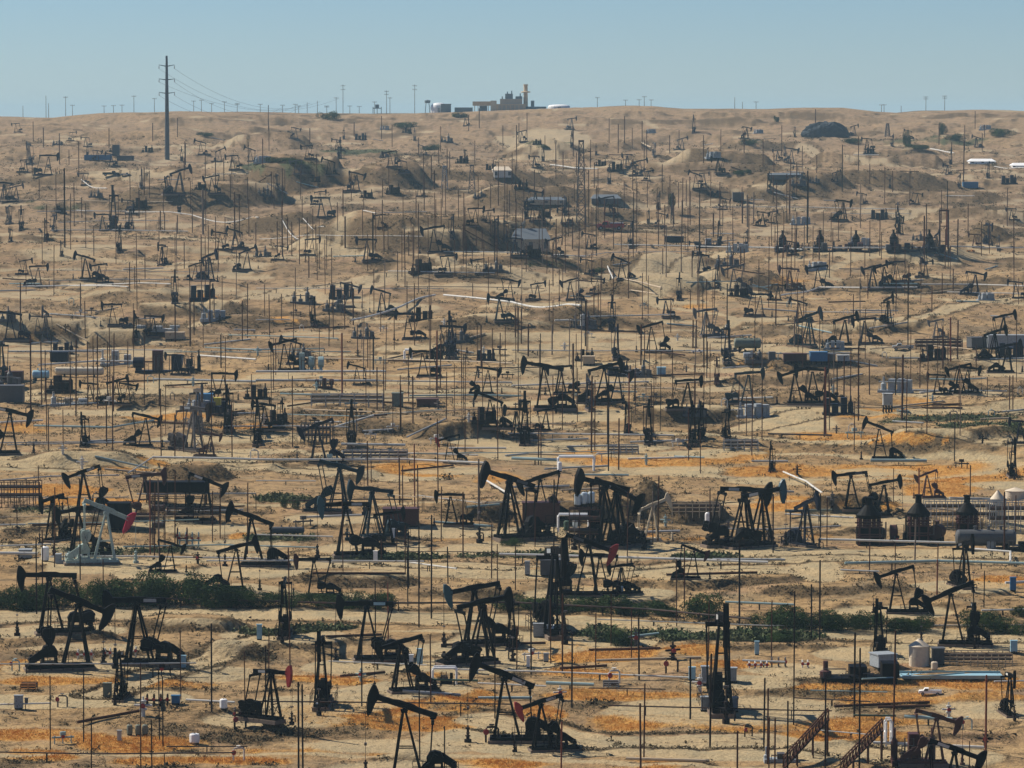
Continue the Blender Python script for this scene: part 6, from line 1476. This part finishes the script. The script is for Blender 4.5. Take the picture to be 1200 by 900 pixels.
for t in THINGS:
    if t['label']: continue
    best = None
    for ai, (ph, ax, ay) in enumerate(ANCH):
        rk = rank(t['kind'], ai, t)
        if rk is None: continue
        sc_ = rk[1] * 30 + math.hypot(t['px'] - ax, t['py'] - ay) * .4 + (len(ph.split()) - 4) * 4
        if best is None or sc_ < best[0]: best = (sc_, ai, rk)
    _, ai, (sec, n_) = best; ph = ANCH[ai][0]
    o_ = (ORD[n_] if n_ < 10 else str(n_ + 1) + 'th'); noun = ADJN[t['kind']]
    where = ('next one ' + sec if n_ == 0 else o_ + ' one ' + sec) + ' ' + ph
    mid = t.get('mid', '')
    if t['kind'] == 'pumpjack':
        hd_, _, vw = mid.rpartition(', ')
        lab = t['adj'] + ' pumpjack ' + vw + (', ' + hd_ if hd_ else '') + ', ' + where
        if len(lab.replace('-', ' ').split()) > 16: lab = t['adj'] + ' pumpjack ' + vw + ', ' + where
        if len(lab.replace('-', ' ').split()) > 16: lab = t['adj'] + ' pumpjack, ' + where
    elif t['kind'] == 'utility pole': lab = 'faint skyline pole, ' + where
    elif t['kind'] == 'shrub': lab = 'dark green shrub, ' + where
    else:
        lab = mid + ' ' + t['adj'] + ' ' + noun + ', ' + where
        if len(lab.replace('-', ' ').split()) > 16: lab = t['adj'] + ' ' + noun + ', ' + where
        if len(lab.replace('-', ' ').split()) > 16: lab = noun + ', ' + where
    t['o']['label'] = lab; t['label'] = lab
from collections import Counter
cc = Counter(t['label'] for t in THINGS); print('LONG', [t['label'] for t in THINGS if len(t['label'].replace('-', ' ').split()) > 14][:6]); print('dup labels', [(a, n) for a, n in cc.items() if n > 1][:10], 'things', len(THINGS), 'long', [t['label'] for t in THINGS if len(t['label'].replace('-', '-').split()) > 16][:5])

# ------------------------------------------------------------------ air, sky, sun, camera
hb = MB(); hb.use('white_paint'); zlo = float(Z.min()) - 3
hm = bpy.data.materials.new('haze_air'); hm.use_nodes = True; nt = hm.node_tree; nt.nodes.clear()
out = nt.nodes.new('ShaderNodeOutputMaterial'); pv = nt.nodes.new('ShaderNodeVolumePrincipled')
pv.inputs['Color'].default_value = HAZE_COL; pv.inputs['Density'].default_value = HAZE_D; pv.inputs['Anisotropy'].default_value = 0.0
nt.links.new(pv.outputs['Volume'], out.inputs['Volume']); M['haze_air'] = hm
b = MB().use('haze_air'); b.box(-14500 * 7.2, 14500 * 7.2, -760, 14600, zlo, 45); hz = link('haze', b.mesh('haze')); hz['kind'] = 'stuff'; hz['label'] = 'thin bluish haze over the whole field'

w = bpy.data.worlds.new('World'); scene.world = w; w.use_nodes = True; nt = w.node_tree; bg = nt.nodes['Background']
sky = nt.nodes.new('ShaderNodeTexSky'); sky.sky_type = 'NISHITA'; sky.sun_disc = False
EL, AZ = SUN_EL, SUN_AZ      # AZ: compass-like, 0 = +Y (away from the camera), negative = left
sky.sun_elevation = R(EL); sky.sun_rotation = R(AZ); sky.air_density = 1.0; sky.dust_density = 0.0; sky.ozone_density = 10.0; sky.altitude = 1500
nt.links.new(sky.outputs['Color'], bg.inputs['Color']); bg.inputs['Strength'].default_value = SKY_S
sd = bpy.data.lights.new('sun', 'SUN'); sd.energy = SUN_E; sd.angle = R(.5); sd.color = (1.0, .92, .80)
so = bpy.data.objects.new('sun', sd); COL.objects.link(so)
dv = Vector((math.sin(R(AZ)) * math.cos(R(EL)), math.cos(R(AZ)) * math.cos(R(EL)), math.sin(R(EL))))
so.rotation_euler = dv.to_track_quat('Z', 'Y').to_euler()
cd = bpy.data.cameras.new('camera'); cd.sensor_width = 36; cd.lens = F / 1200 * 36; cd.clip_start = .5; cd.clip_end = 60000
cam = bpy.data.objects.new('camera', cd); COL.objects.link(cam); cam.location = (0, 0, 0); cam.rotation_euler = (R(90) - PITCH, 0, 0)
scene.camera = cam
vs = scene.view_settings; vs.view_transform = 'Standard'; vs.look = 'None'; vs.exposure = EXPOS; vs.gamma = 1.0; vs.use_curve_mapping = False
scene.cycles.max_bounces = 4; scene.cycles.volume_bounces = 0; scene.cycles.diffuse_bounces = 2
scene.cycles.use_denoising = True
print('objects', len(scene.objects), 'script', round(time.time() - T0, 1))
